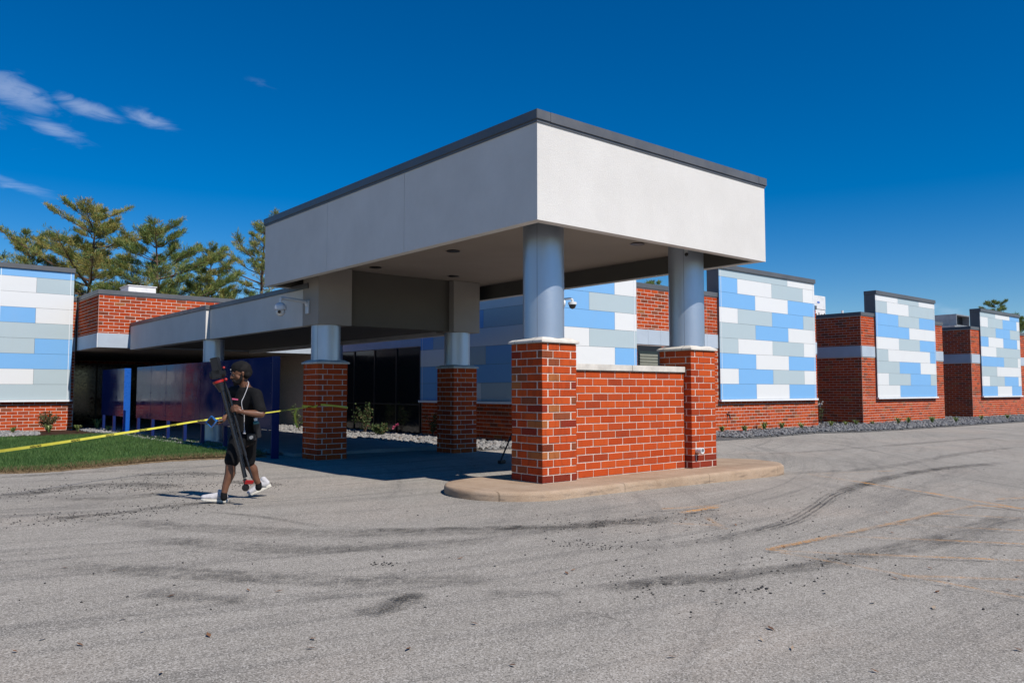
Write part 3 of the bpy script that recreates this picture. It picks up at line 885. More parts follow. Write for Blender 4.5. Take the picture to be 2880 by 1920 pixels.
class Bricks:
    """collects running-bond brick slots; the most visible become objects, the rest one joined part"""
    def __init__(s): s.slots = []
    def face(s, p0, du, nrm, length, z0, z1, show=1, off=0):
        p0, du, nrm = Vector(p0), Vector(du), Vector(nrm)
        c = int(math.floor((z0 - ZG) / CRS + 1e-6))
        while ZG + c * CRS < z1 - 0.02:
            za, zb = max(z0, ZG + c * CRS), min(z1, ZG + (c + 1) * CRS)
            if zb - za > 0.03:
                x = -0.1525 * ((c + off) % 2) - 0.02
                while x < length:
                    a, b = max(x, 0), min(x + 0.305, length)
                    if b - a > 0.04:
                        s.slots.append((show, p0 + du * ((a + b) / 2) + Vector((0, 0, (za + zb) / 2)), du, nrm, b - a, zb - za))
                    x += 0.305
            c += 1
    def build(s, parent, mat, mat_i, limit=298):
        J = 0.015
        vis = [q for q in s.slots if q[0]]
        vis.sort(key=lambda q: -(q[0] * 1000) + (q[1] - CAM).length)
        first, rest = vis[:limit], vis[limit:] + [q for q in s.slots if not q[0]]
        for _, c, du, nrm, ln, hz in first:
            pr = 0.004 + random.uniform(0, 0.004)
            c2 = c + nrm * (pr - 0.015)
            if abs(du.x) > 0.5: put_brick(parent, c2, ln - J, 0.03, hz - J, mat)
            else: put_brick(parent, c2, 0.03, ln - J, hz - J, mat)
        if rest:
            mb = MB()
            for _, c, du, nrm, ln, hz in rest:
                pr = 0.004 + random.uniform(0, 0.004)
                mb.obox(c + nrm * (pr - 0.015), du * ((ln - J) / 2), nrm * 0.015, Vector((0, 0, (hz - J) / 2)))
            o = mb.build('brickwork', mat_i, parent)
            o['kind'] = 'stuff'

def band_face(root, p0, du, nrm, length, rib=0.0):
    p0, du, nrm = Vector(p0), Vector(du), Vector(nrm)
    k = max(1, round(length / (rib or 1.22)))
    for i in range(k):
        a, b = length * i / k, length * (i + 1) / k
        mb = MB(); mb.obox(p0 + du * ((a + b) / 2) + nrm * 0.012 + Vector((0, 0, (ZBAND0 + ZBAND1) / 2)), du * ((b - a) / 2 - 0.0025), nrm * 0.012, Vector((0, 0, (ZBAND1 - ZBAND0) / 2 - 0.004)))
        mb.build('band_panel', M_BAND, root)

def cap_run(root, x0, x1, y0, y1, z=ZTOP):
    mb = MB(); mb.box(x0, x1, y0, y1, z + 0.001, z + 0.14); mb.build('metal_coping', M_CAP, root, bevel=0.004)

PX_, NX_, PY_, NY_ = (1, 0, 0), (-1, 0, 0), (0, 1, 0), (0, -1, 0)

def parapets(root, x0, x1, y0, y1):
    o = 0.035
    cap_run(root, x0 - o, x1 + o, y0 - o, y0 + 0.30)
    cap_run(root, x0 - o, x0 + 0.30, y0 + 0.301, y1)
    cap_run(root, x1 - 0.30, x1 + o, y0 + 0.301, y1)
    mb = MB(); mb.box(x0 + 0.3, x1 - 0.3, y0 + 0.3, y1, ZTOP - 0.35, ZTOP - 0.25); mb.build('roof_deck', M_ROOF, root)

def wing(x0, x1, p0, p1, layout, label, ydepth=24.0, blockers=()):
    root = empty('building_wing', ((x0 + x1) / 2, YF, ZG), label, 'building', 'building wings along the drive')
    mb = MB(); mb.box(x0, x1, YF, ydepth, ZG - 0.2, ZTOP)
    w = mb.build('wall', M_MORTAR, root)
    bk = Bricks()
    bk.face((x0, YF, 0), PX_, NY_, x1 - x0, ZG, PZ0, 3)
    bk.face((x0, YF, 0), PX_, NY_, p0 - x0, PZ0, ZBAND0, 2); bk.face((x0, YF, 0), PX_, NY_, p0 - x0, ZBAND1, ZTOP, 2)
    bk.face((p1, YF, 0), PX_, NY_, x1 - p1, PZ0, ZBAND0, 2); bk.face((p1, YF, 0), PX_, NY_, x1 - p1, ZBAND1, ZTOP, 2)
    bk.face((x0, YF, 0), PY_, NX_, 5.0, ZG, ZBAND0, 0); bk.face((x0, YF, 0), PY_, NX_, 5.0, ZBAND1, ZTOP, 0)
    bk.build(w, M_FACADE, M_FACADE_I)
    band_face(root, (x0, YF, 0), PX_, NY_, p0 - x0 - 0.003)
    band_face(root, (p1 + 0.003, YF, 0), PX_, NY_, x1 - p1 - 0.003)
    band_face(root, (x0, YF, 0), PY_, NX_, 5.0, 2.5)
    parapets(root, x0, x1, YF, ydepth)
    clad(root, (p0, YP, 0), PX_, NY_, p1 - p0, lay(layout, p1 - p0))
    return root

L2 = ['G4W', 'B1W3G5W', 'B2W4B', 'W1G3B5G', 'G2B4W', 'G1W3G5W', 'B2W4B', 'W1B3G5W', 'B2W4B']
L3 = ['W2G4W', 'G1W3G', 'B2G4B', 'B3W', 'W2G4B', 'G1W5B', 'G2B4W', 'W1G3B5G', 'W2B']
L4 = ['G2W4B', 'W1G3B5W', 'G2B4G', 'B1W3B5W', 'W2G', 'B3G5W', 'G2W', 'W1G3B5W', 'B2W4B']
L5 = ['W2B4G', 'G1B3W', 'B2W4G', 'G3W', 'W2B4G', 'B1G5W', 'G2B4W', 'W1G3B5G', 'G2B']
wing(30.45, 38.13, 31.55, 37.17, L3, 'middle brick wing with tall blue and white panel screen, wide dark recess on its left')
wing(41.40, 48.85, 42.45, 47.88, L4, 'far right brick wing with blue and white panels below a rooftop hood')
wing(52.35, 60.0, 53.4, 58.9, L5, 'farthest brick wing cut off by the right edge of the picture')
# recessed links between the wings
def link_wall(x0, x1, label):
    root = empty('building_link', ((x0 + x1) / 2, 20.5, ZG), label, 'building')
    mb = MB(); mb.box(x0 + 0.005, x1 - 0.005, 20.5, 24.0, ZG - 0.2, ZTOP - 0.02); w = mb.build('wall', M_MORTAR, root)
    bk = Bricks(); bk.face((x0 + 0.005, 20.5, 0), PX_, NY_, x1 - x0 - 0.01, ZG, ZTOP - 0.02, 0); bk.build(w, M_FACADE, M_FACADE_I)
    mb = MB(); mb.box(x0 + 0.04, x1 - 0.34, 20.46, 20.8, ZTOP - 0.018, ZTOP + 0.10); mb.build('metal_coping', M_CAP, root)
link_wall(27.05, 30.45, 'dark recessed brick wall between the largest panel wing and the middle wing')
link_wall(38.13, 41.40, 'dark recessed brick wall between the middle and far right wings')
link_wall(48.85, 52.35, 'recessed brick wall left of the farthest wing')

# the long near wing beside the canopy: front panels, side panels, window
def near_wing():
    x0, x1, ydepth = 13.0, 27.05, 42.0
    root = empty('building_wing', (20, YF, ZG), 'long near brick wing behind the canopy with two panel screens and a blind-covered window', 'building', 'building wings along the drive')
    xs = x0 + 0.085                                   # brick plane of the side
    mb = MB(); mb.box(xs, x1, YF, ydepth, ZG - 0.2, ZTOP); w = mb.build('wall', M_MORTAR, root)
    a1, b0, b1 = 17.10, 21.03, 26.83
    wx0, wx1 = on_y(1580 + .20408 * 1040, 1000, YF).x, on_y(1580 + .20408 * 1372, 1000, YF).x
    bk = Bricks()
    bk.face((20.6, YF, 0), PX_, NY_, x1 - 20.6, ZG, PZ0, 3)
    bk.face((xs, YF, 0), PX_, NY_, 20.6 - xs, ZG, PZ0, 0)
    bk.face((b1, YF, 0), PX_, NY_, x1 - b1, PZ0, ZBAND0, 2); bk.face((b1, YF, 0), PX_, NY_, x1 - b1, ZBAND1, ZTOP, 2)
    bk.face((a1, YF, 0), PX_, NY_, 1.55, ZBAND1, ZTOP, 4)
    bk.face((a1 + 1.55, YF, 0), PX_, NY_, 1.85, ZBAND1, ZTOP, 0)
    bk.face((a1 + 3.40, YF, 0), PX_, NY_, b0 - a1 - 3.40, ZBAND1, ZTOP, 2, 1)
    bk.face((a1, YF, 0), PX_, NY_, wx0 - a1, PZ0, ZBAND0, 2)
    bk.face((wx1, YF, 0), PX_, NY_, b0 - wx1, PZ0, ZBAND0, 1)
    bk.face((xs, YF, 0), PY_, NX_, 4.75, ZG, PZ0, 0)
    bk.face((xs, 19.6, 0), PY_, NX_, 8, ZBAND1, ZTOP, 0)
    bk.build(w, M_FACADE, M_FACADE_I)
    band_face(root, (a1 + 0.003, YF, 0), PX_, NY_, b0 - a1 - 0.006, 0.55)
    band_face(root, (b1 + 0.003, YF, 0), PX_, NY_, x1 - b1 - 0.003)
    band_face(root, (xs, 19.6, 0), PY_, NX_, 8.0, 0.42)
    o = 0.035
    cap_run(root, xs - o, x1 + o, YF - o, YF + 0.30); cap_run(root, xs - o, xs + 0.3, YF + 0.301, ydepth); cap_run(root, x1 - 0.3, x1 + o, YF + 0.301, ydepth)
    mb = MB(); mb.box(xs + 0.3, x1 - 0.3, YF + 0.3, ydepth, ZTOP - 0.35, ZTOP - 0.25); mb.build('roof_deck', M_ROOF, root)
    mb = MB(); mb.box(xs - 0.02, xs - 0.004, 19.66, 26.3, 0.0, ZBAND0 - 0.02); gl = mb.build('storefront_glass', M_GLASS, root)
    for i in range(6):
        yy = 19.66 + i * (26.3 - 19.72) / 5
        mb = MB(); mb.box(xs - 0.05, xs - 0.021, yy, yy + 0.06, 0.0, ZBAND0 - 0.02); mb.build('mullion', M_BLACK, gl)
    mb = MB(); mb.box(xs - 0.045, xs - 0.0215, 19.66, 26.3, 0.85, 0.90); mb.build('transom', M_BLACK, gl)
    # front screen left of the window (corner at x = 13.25), and the big one right
    f0 = 13.24
    la = ['G2.95W', 'W1B2.95G', 'G0.95B2.95W', 'W-B1.95G', 'G0.95B2.95W', 'B-W1.95G', 'G0.95W2.95B', 'W1.95B', 'B0.95G2.95W']
    def fix(s): return s.replace('W-', 'B0.5').replace('B-', 'B0.4')
    clad(root, (f0, YP, 0), PX_, NY_, a1 - f0, lay([fix(s) for s in la], a1 - f0))
    clad(root, (b0, YP, 0), PX_, NY_, b1 - b0, lay(L2, b1 - b0))
    # shaded side screen: runs from the corner back; boundaries measured from its far (left) end
    wd = 19.60 - (YP + 0.02)
    ls = ['B2G4W', 'W1.2B3.2G', 'G2.2W4B', 'B1.0W', 'G1.2B3.0G', 'B0.65G1.9W', 'W1.55G3.1B', 'B', 'B1.5W2.9G']
    clad(root, (x0, 19.60, 0), NY_, NX_, wd, lay(ls, wd), depth=0.22)
    # window with horizontal blind
    z0, z1 = 1.25, ZBAND0 - 0.03
    mb = MB(); mb.box(wx0, wx1, YF - 0.012, YF + 0.02, z0, z1); wn_ = mb.build('window', M_BLACK, root)
    fx = wx0 + (wx1 - wx0) * 0.82
    mb = MB(); mb.box(wx0 + 0.06, fx, YF - 0.020, YF - 0.0125, z0 + 0.06, z1 - 0.16)
    mb.build('pane', M_GLASS, wn_)
    k = int((z1 - z0 - 0.22) / 0.085)
    for i in range(k):
        zz = z0 + 0.1 + i * 0.085
        mb = MB(); mb.obox(((wx0 + 0.07 + fx - 0.01) / 2, YF - 0.030, zz), ((fx - wx0 - 0.09) / 2, 0, 0), (0, 0.006, -0.012), (0, 0.004, 0.027))
        mb.build('blind_slat', M_BLIND, wn_)
    # hose tap on the brick
    p = on_y(1980 + .319 * 205, 740 + .319 * 1335, YF)
    mb = MB(); mb.tube((p.x, YF, p.z), (p.x, YF - 0.10, p.z), 0.022, n=10); mb.tube((p.x, YF - 0.08, p.z), (p.x, YF - 0.11, p.z - 0.13), 0.02, n=10)
    mb.tube((p.x, YF - 0.06, p.z), (p.x, YF - 0.06, p.z + 0.08), 0.01, n=8); mb.tube((p.x - 0.05, YF - 0.06, p.z + 0.08), (p.x + 0.05, YF - 0.06, p.z + 0.08), 0.014, n=8)
    mb.build('hose_tap', M_BLACK, root, smooth=True)
M_BLIND = simple('olive_blind', (0.20, 0.20, 0.155), 0.6, var=0.06)
near_wing()

# left part: block with overhanging upper storey and narrow panel wall
def left_block():
    x0, y0, x1, y1 = 5.86, 26.40, 13.0, 44.0
    root = empty('building_block', (9, y0, 0), 'brick block with overhanging upper wall above the shaded entrance, left of the walkway roof', 'building')
    xr = 13.08
    mb = MB(); mb.box(x0, xr, y0, y1, ZBAND0 + 0.004, ZTOP); w = mb.build('wall', M_MORTAR, root)
    mb = MB(); mb.box(x0 + 0.01, xr, 38.0, y1 - 0.01, -0.2, ZBAND0); lw = mb.build('lower_wall', M_MORTAR, root)
    mb = MB(); mb.box(x0 + 0.02, xr - 0.02, y0 + 0.02, 37.99, ZBAND0 - 0.012, ZBAND0 + 0.003); mb.build('overhang_soffit', M_SOFFIT, root)
    bk = Bricks()
    bk.face((x0, y0, 0), PX_, NY_, 4.6, ZBAND1, ZTOP, 3)
    bk.face((x0 + 4.6, y0, 0), PX_, NY_, xr - x0 - 4.6, ZBAND1, ZTOP, 0)
    bk.face((x0, y0, 0), PY_, NX_, 2.7, ZBAND1, ZTOP, 1)
    bk.build(w, M_FACADE, M_FACADE_I)
    bk = Bricks(); bk.face((x0 + 0.01, 38.0, 0), PX_, NY_, xr - x0, 0, ZBAND0 - 0.02, 0); bk.build(lw, M_FACADE, M_FACADE_I)
    band_face(root, (x0, y0, 0), PX_, NY_, 1.0)
    band_face(root, (x0 + 1.0, y0, 0), PX_, NY_, xr - x0 - 1.0)
    band_face(root, (x0, y0, 0), PY_, NX_, 2.6, 0.22)
    mb = MB(); mb.tube((x0 - 0.013, y0 - 0.013, ZBAND0), (x0 - 0.013, y0 - 0.013, ZBAND1), 0.014, n=8); mb.build('corner_trim', M_TRIM, root)
    o = 0.035
    cap_run(root, x0 - o, xr - 0.3, y0 - o, y0 + 0.3); cap_run(root, x0 - o, x0 + 0.3, y0 + 0.301, 29.2)
    mb = MB(); mb.box(x0 + 0.3, xr - 0.3, y0 + 0.3, y1, ZTOP - 0.3, ZTOP - 0.2); mb.build('roof_deck', M_ROOF, root)
    # entrance glazing under the overhang
    mb = MB(); mb.box(7.4, 10.4, 37.93, 37.975, 0.03, 2.45); gl = mb.build('entrance_glazing', M_GLASS, root)
    mb = MB()
    for xx in (7.4, 8.4, 9.4, 10.34): mb.box(xx, xx + 0.06, 37.90, 37.929, 0.03, 2.45)
    mb.box(7.4, 10.4, 37.895, 37.899, 2.40, 2.45)
    mb.build('glazing_bar', M_BLACK, gl)
    # white flashing where the walkway roof meets the wall
    p = on_y(0.3401 * 1125, 500 + 0.3401 * 1182, y0 - 0.03)
    mb = MB(); mb.box(p.x, p.x + 0.9, y0 - 0.035, y0 - 0.012, p.z - 0.12, p.z); mb.build('wall_flashing', M_TRIM, root)
left_block()
def left_wall():
    x0, x1, y0, y1 = 3.05, 5.80, 29.13, 44.0
    p0, p1 = 3.56, 5.70
    root = empty('building_wing', (0, y0, 0), 'narrow blue and white panel wall over orange brick at the left edge', 'building')
    mb = MB(); mb.box(x0, x1, y0, y1, -0.2, ZTOP); w = mb.build('wall', M_MORTAR, root)
    bk = Bricks()
    bk.face((x0, y0, 0), PX_, NY_, x1 - x0, 0.0, PZ0, 3)
    bk.face((p1, y0, 0), PX_, NY_, x1 - p1, PZ0, ZBAND0, 1); bk.face((p1, y0, 0), PX_, NY_, x1 - p1, ZBAND1, ZTOP, 1)
    bk.face((x0, y0, 0), PY_, NX_, 14.8, 0.0, ZTOP, 0)
    bk.face((x0, y0, 0), PX_, NY_, p0 - x0, PZ0, ZBAND0, 0); bk.face((x0, y0, 0), PX_, NY_, p0 - x0, ZBAND1, ZTOP, 0)
    bk.build(w, M_FACADE, M_FACADE_I)
    band_face(root, (x0, y0, 0), PX_, NY_, p0 - x0 - 0.003); band_face(root, (p1 + 0.003, y0, 0), PX_, NY_, x1 - p1 - 0.006)
    cap_run(root, x0, x1 + 0.0, y0 - 0.035, y0 + 0.3)
    mb = MB(); mb.box(x0, x1, y0 + 0.3, y1, ZTOP - 0.3, ZTOP - 0.2); mb.build('roof_deck', M_ROOF, root)
    L = ['B', 'W1.07G', 'W', 'B1.07W', 'G', 'G1.07B', 'B', 'W1.07G', 'G']
    clad(root, (p0, y0 - 0.085, 0), PX_, NY_, p1 - p0, lay(L, p1 - p0))
left_wall()

# ------------------------------------------------------------------ ground cover: gravel, mulch, lawn
ICO_V, ICO_F = None, None
def _ico():
    global ICO_V, ICO_F
    bm = bmesh.new(); bmesh.ops.create_icosphere(bm, subdivisions=1, radius=1)
    ICO_V = np.array([v.co[:] for v in bm.verts]); ICO_F = np.array([[v.index for v in f.verts] for f in bm.faces]); bm.free()
_ico()
def rocks(name, pos, smin, smax, mat, flat=0.7, parent=None):
    pos = np.asarray(pos); n = len(pos)
    sc = RNG.uniform(smin, smax, (n, 1)) * RNG.uniform(0.65, 1.25, (n, 3)); sc[:, 2] *= flat
    jit = RNG.uniform(0.72, 1.22, (n, 12, 1))
    v = ICO_V[None] * jit * sc[:, None, :]
    a = RNG.uniform(0, 2 * np.pi, n); b = RNG.normal(0, 0.35, n)
    ca, sa, cb, sb = np.cos(a)[:, None], np.sin(a)[:, None], np.cos(b)[:, None], np.sin(b)[:, None]
    y1 = v[..., 1] * cb - v[..., 2] * sb; z1 = v[..., 1] * sb + v[..., 2] * cb
    x2 = v[..., 0] * ca - y1 * sa; y2 = v[..., 0] * sa + y1 * ca
    V_ = np.stack([x2, y2, z1], -1) + pos[:, None, :]
    F_ = ICO_F[None] + (np.arange(n) * 12)[:, None, None]
    o = tri_mesh(name, V_.reshape(-1, 3), F_.reshape(-1, 3), mat, parent)
    return tag(o, kind='stuff')
def in_poly(P, poly):
    x, y = P[:, 0], P[:, 1]; ins = np.zeros(len(P), bool); n = len(poly)
    for i in range(n):
        x0, y0 = poly[i]; x1, y1 = poly[(i + 1) % n]
        c = ((y0 > y) != (y1 > y)) & (x < (x1 - x0) * (y - y0) / (y1 - y0 + 1e-12) + x0); ins ^= c
    return ins
def scatter(poly, n):
    q = np.array(poly); lo, hi = q.min(0), q.max(0); out_ = np.zeros((0, 2))
    while len(out_) < n:
        P = RNG.uniform(lo, hi, (n * 3, 2)); out_ = np.vstack([out_, P[in_poly(P, poly)]])
    return out_[:n]
def stone_mat(name, stops):
    m = Mat(name); w = m.world()
    c = m.ramp(m.n('ShaderNodeNewGeometry').outputs['Random Per Island'], stops)
    c = m.mix(m.rng(m.noise(w, 40, 4), 0.35, 0.7, 0, 0.4), c, (0.10, 0.095, 0.09))
    m.set(c, 0.88, spec=0.25); m.bump(m.noise(w, 90, 4), 0.4, 0.004)
    return m.m
M_GRAV = stone_mat('grey_gravel', [(0, (0.16, 0.16, 0.165)), (0.5, (0.27, 0.265, 0.26)), (0.85, (0.38, 0.365, 0.35)), (1, (0.24, 0.20, 0.17))])
M_GRAVD = stone_mat('slate_gravel', [(0, (0.085, 0.092, 0.105)), (0.5, (0.155, 0.162, 0.175)), (0.9, (0.25, 0.25, 0.255)), (1, (0.30, 0.28, 0.26))])
def bed_mat(name, a, b, sc=14):
    m = Mat(name); w = m.world()
    m.set(m.ramp(m.noise(w, sc, 6, 0.7), [(0.3, a), (0.7, b)]), 0.95, spec=0.1)
    m.bump(m.noise(w, sc * 2.2, 5, 0.7), 0.8, 0.03); return m.m
M_BEDG = bed_mat('gravel_bed', (0.06, 0.06, 0.062), (0.20, 0.195, 0.19), 26)
M_MULCH = bed_mat('dark_mulch', (0.022, 0.012, 0.008), (0.085, 0.045, 0.03), 22)
M_SOIL = bed_mat('lawn_soil', (0.045, 0.035, 0.02), (0.10, 0.075, 0.045), 12)
M_THATCH = bed_mat('dead_thatch', (0.13, 0.085, 0.05), (0.30, 0.22, 0.14), 16)
def sheet(name, poly, z, mat, thick=0.12):
    mb = MB()
    a = sum(poly[i][0] * poly[(i + 1) % len(poly)][1] - poly[(i + 1) % len(poly)][0] * poly[i][1] for i in range(len(poly)))
    if a < 0: poly = poly[::-1]
    n = len(poly)
    mb.add([(x, y, gz(x) + z) for x, y in poly] + [(x, y, gz(x) - thick) for x, y in poly],
           [tuple(range(n))] + [((i + 1) % n, i, n + i, n + (i + 1) % n) for i in range(n)])
    o = mb.build(name, mat); tag(o, kind='structure'); return o
def gpoly(pix): return [(on_g(*p).x, on_g(*p).y) for p in pix]

# slate strip along the right-hand wings
edge = gpoly([(1990, 1241), (2015, 1240), (2148, 1231), (2296, 1219), (2424, 1216), (2543, 1209), (2662, 1201), (2880, 1187)])
edge = [(13.6, edge[0][1] + 0.1)] + edge + [(62, edge[-1][1])]
strip = edge + [(62, 14.895), (52.35, 14.895), (52.34, 20.49), (48.86, 20.49), (48.855, 14.895), (41.4, 14.895), (41.39, 20.49), (38.14, 20.49), (38.135, 14.895), (30.45, 14.895), (30.44, 20.49), (27.06, 20.49), (27.055, 14.895), (13.6, 14.895)]
sheet('gravel_bed', strip, 0.045, M_BEDG)
P = scatter(strip, 9000)
P = P[(P[:, 0] > 19.0) & (P[:, 0] < 56)]
P = np.vstack([P, np.stack([RNG.uniform(19, 45, 8000), RNG.uniform(12.0, 14.85, 8000)], 1)])
P = P[in_poly(P, strip)]
zz = np.array([gz(x) for x in P[:, 0]]) + 0.05 + RNG.uniform(-0.01, 0.035, len(P))
rocks('slate_gravel', np.column_stack([P, zz]), 0.022, 0.062, M_GRAVD)
# court gravel beside the walkway
court = [(10.50, 15.3), (11.2, 14.2), (12.98, 14.2), (13.07, 15.0), (13.07, 31), (10.50, 31)]
sheet('gravel_bed', court, 0.03, M_BEDG)
P = scatter(court, 6500); zz = np.array([gz(x) for x in P[:, 0]]) + 0.035 + RNG.uniform(-0.01, 0.03, len(P))
rocks('grey_gravel', np.column_stack([P, zz]), 0.03, 0.075, M_GRAV)
sc_strip = [(6.15, 16.4), (6.9, 15.4), (6.93, 29.0), (5.9, 29.0), (6.05, 24.0)]
sheet('gravel_bed', sc_strip, 0.016, M_BEDG)
P = scatter(sc_strip, 3200); rocks('grey_gravel', np.column_stack([P, 0.02 + RNG.uniform(-0.01, 0.025, len(P))]), 0.03, 0.065, M_GRAV)
# planting bed and narrow gravel border under the left wall
bed = gpoly([(-200, 1236), (0, 1234), (120, 1232), (230, 1226), (330, 1221), (372, 1224)]) + [(6.1, 29.1), (1.0, 29.1)]
sheet('mulch_bed', bed, 0.035, M_MULCH)
bord = gpoly([(-60, 1236), (0, 1233), (110, 1229), (110, 1222), (0, 1217), (-60, 1218)])
P = scatter(bord, 900); rocks('grey_gravel', np.column_stack([P, np.full(len(P), 0.045)]), 0.03, 0.065, M_GRAV)
# lawn
front = gpoly([(-260, 1340), (0, 1331), (120, 1327), (250, 1316), (360, 1306), (450, 1298), (540, 1293), (640, 1289), (745, 1285)])
back = gpoly([(700, 1268), (640, 1262), (590, 1254), (530, 1247), (470, 1240), (420, 1234), (372, 1226), (300, 1226), (200, 1230), (100, 1234), (0, 1236), (-260, 1240)])
lawn = front + back
sheet('lawn', lawn, 0.012, M_SOIL, 0.05)
def grass(name, poly, n, h0, h1, mat, wd=0.006, lean=0.35, z=0.012, frag=None):
    P = scatter(poly, n)
    if frag is not None: P = P[frag(P)]
    n = len(P)
    a = RNG.uniform(0, 2 * np.pi, n); h = RNG.uniform(h0, h1, n)
    base = np.column_stack([P, np.full(n, z)])
    dx = np.column_stack([np.cos(a), np.sin(a), np.zeros(n)])
    ln = RNG.normal(0, lean, (n, 2))
    tip = base + np.column_stack([ln * h[:, None], h])
    w = RNG.uniform(0.6, 1.4, (n, 1)) * wd
    V_ = np.stack([base - dx * w, base + dx * w, tip], 1).reshape(-1, 3)
    F_ = np.arange(3 * n).reshape(-1, 3)
    return tag(tri_mesh(name, V_, F_, mat), kind='stuff')
def leaf_mat(name, stops, rough=0.6, trans=0.25, patch=None):
    m = Mat(name)
    c = m.ramp(m.n('ShaderNodeNewGeometry').outputs['Random Per Island'], stops)
    if patch:
        c = m.mix(m.rng(m.noise(m.world(), patch[0], 4), 0.4, 0.65, 0, patch[2]), c, patch[1])
    m.set(c, rough, spec=0.3)
    if trans:
        tb = m.n('ShaderNodeBsdfTranslucent'); m.l(c, tb.inputs[0])
        mx = m.n('ShaderNodeMixShader'); mx.inputs[0].default_value = trans
        m.l(m.b.outputs[0], mx.inputs[1]); m.l(tb.outputs[0], mx.inputs[2]); m.l(mx.outputs[0], m.o.inputs[0])
    return m.m
M_GRASS = leaf_mat('lawn_blades', [(0, (0.045, 0.110, 0.028)), (0.6, (0.085, 0.180, 0.045)), (1, (0.16, 0.24, 0.075))], patch=(0.9, (0.04, 0.095, 0.026), 0.6))
M_DRY = leaf_mat('dry_blades', [(0, (0.16, 0.105, 0.055)), (0.6, (0.28, 0.20, 0.11)), (1, (0.13, 0.13, 0.05))])
grass('lawn_grass', lawn, 95000, 0.045, 0.10, M_GRASS, 0.007)
fringe = front[1:] + [(x + 0.05, y + 0.5) for x, y in reversed(front[1:])]
_fe = catmull([Vector((x, y, 0)) for x, y in front], 6)
fringe2 = [(p.x, p.y - 0.07 - 0.09 * abs(math.sin(i * 1.7) * math.sin(i * 0.6))) for i, p in enumerate(_fe)] + [(p.x, p.y + 0.16 + 0.10 * math.sin(i * 0.9)) for i, p in reversed(list(enumerate(_fe)))]
sheet('thatch_edge', fringe2, 0.022, M_THATCH, 0.03)
grass('dry_grass', fringe, 9000, 0.025, 0.075, M_DRY, 0.006, 0.8, 0.02)
grass('dry_grass', fringe2, 6000, 0.015, 0.05, M_DRY, 0.006, 1.0, 0.02)
# loose black asphalt crumbs dropped by tyres
C_ = []
for pix, n, sp in ((S((0, 160), (350, 115), (700, 103), (810, 128)), 420, 0.35), (S((100, 278), (550, 233), (970, 183)), 260, 0.25), (S((600, 60), (1010, 62)), 160, 0.3),
               (S((1000, 95), (1260, 110)), 120, 0.25), (V((200, 465), (560, 436), (950, 400)), 160, 0.25), (V((560, 556), (1150, 475), (1500, 305), (2000, 195)), 130, 0.25),
               (V((330, 755), (1000, 690), (1650, 598)), 120, 0.25), (V((220, 525), (520, 555)), 60, 0.12), (S((1720, 465), (1800, 466)), 30, 0.04), (V((1020, 745), (1200, 748)), 22, 0.06)):
    q = [on_g(*p) for p in pix]
    for _ in range(n):
        i = random.randrange(len(q) - 1); t = random.random(); p = q[i].lerp(q[i + 1], t)
        C_.append((p.x + random.gauss(0, sp), p.y + random.gauss(0, sp)))
for _ in range(170):
    p = on_g(random.uniform(-50, 2930), 1240 + 690 * random.random() ** 0.8); C_.append((p.x, p.y))
C_ = [c for c in C_ if not (5.75 < c[0] < 11.9 and 7.0 < c[1] < 8.9) and c[1] < 13.5 and c[0] * Fv.x + c[1] * Fv.y > 4.6]
M_CRUMB = simple('asphalt_crumb', (0.028, 0.027, 0.027), 0.8)
rocks('asphalt_crumbs', [(x, y, gz(x) + 0.003) for x, y in C_], 0.003, 0.011, M_CRUMB, 0.6)

# a few dry leaves blown over the lot
M_DEADLEAF = leaf_mat('dead_leaf', [(0, (0.10, 0.05, 0.03)), (0.6, (0.20, 0.10, 0.05)), (1, (0.38, 0.30, 0.22))], 0.8, 0.0)
_lf = []
for _ in range(70):
    p = on_g(random.uniform(0, 2880), 1300 + 600 * random.random())
    if not (5.6 < p.x < 12.4 and 6.9 < p.y < 9.0): _lf.append((p.x, p.y, p.z + 0.012))
_a = RNG.uniform(0, 6.28, len(_lf)); _V = []
for (x, y, z), a in zip(_lf, _a):
    l_, w_ = RNG.uniform(0.018, 0.035), RNG.uniform(0.008, 0.014); c_, s_ = math.cos(a), math.sin(a)
    _V += [(x - c_ * l_, y - s_ * l_, z - 0.006), (x - s_ * w_, y + c_ * w_, z), (x + c_ * l_, y + s_ * l_, z + 0.004), (x + s_ * w_, y - c_ * w_, z - 0.002)]
tag(tri_mesh('fallen_leaves', _V, np.arange(len(_V)).reshape(-1, 4), M_DEADLEAF), kind='stuff')

# ------------------------------------------------------------------ plants
def leaves(pos, dirs, ln, wd, spread):
    """diamond leaves: pos (n,3), dirs (n,3)"""
    n = len(pos)
    d = dirs + RNG.normal(0, spread, (n, 3)); d /= np.linalg.norm(d, axis=1)[:, None]
    s_ = np.cross(d, RNG.normal(0, 1, (n, 3))); s_ /= np.linalg.norm(s_, axis=1)[:, None]
    L_ = RNG.uniform(0.7, 1.2, (n, 1)) * ln; W_ = RNG.uniform(0.7, 1.2, (n, 1)) * wd
    V_ = np.stack([pos, pos + d * L_ * 0.5 + s_ * W_, pos + d * L_, pos + d * L_ * 0.5 - s_ * W_], 1).reshape(-1, 3)
    return V_, np.arange(4 * n).reshape(-1, 4)
M_SHRUB = leaf_mat('shrub_leaf', [(0, (0.035, 0.065, 0.022)), (0.6, (0.07, 0.115, 0.04)), (0.85, (0.12, 0.15, 0.06)), (1, (0.20, 0.09, 0.05))])
M_SHRUBO = leaf_mat('shrub_leaf_olive', [(0, (0.06, 0.07, 0.025)), (0.6, (0.11, 0.12, 0.05)), (1, (0.22, 0.13, 0.07))])
M_HOSTA = leaf_mat('tuft_leaf', [(0, (0.10, 0.17, 0.045)), (0.6, (0.22, 0.30, 0.085)), (1, (0.45, 0.45, 0.20))])
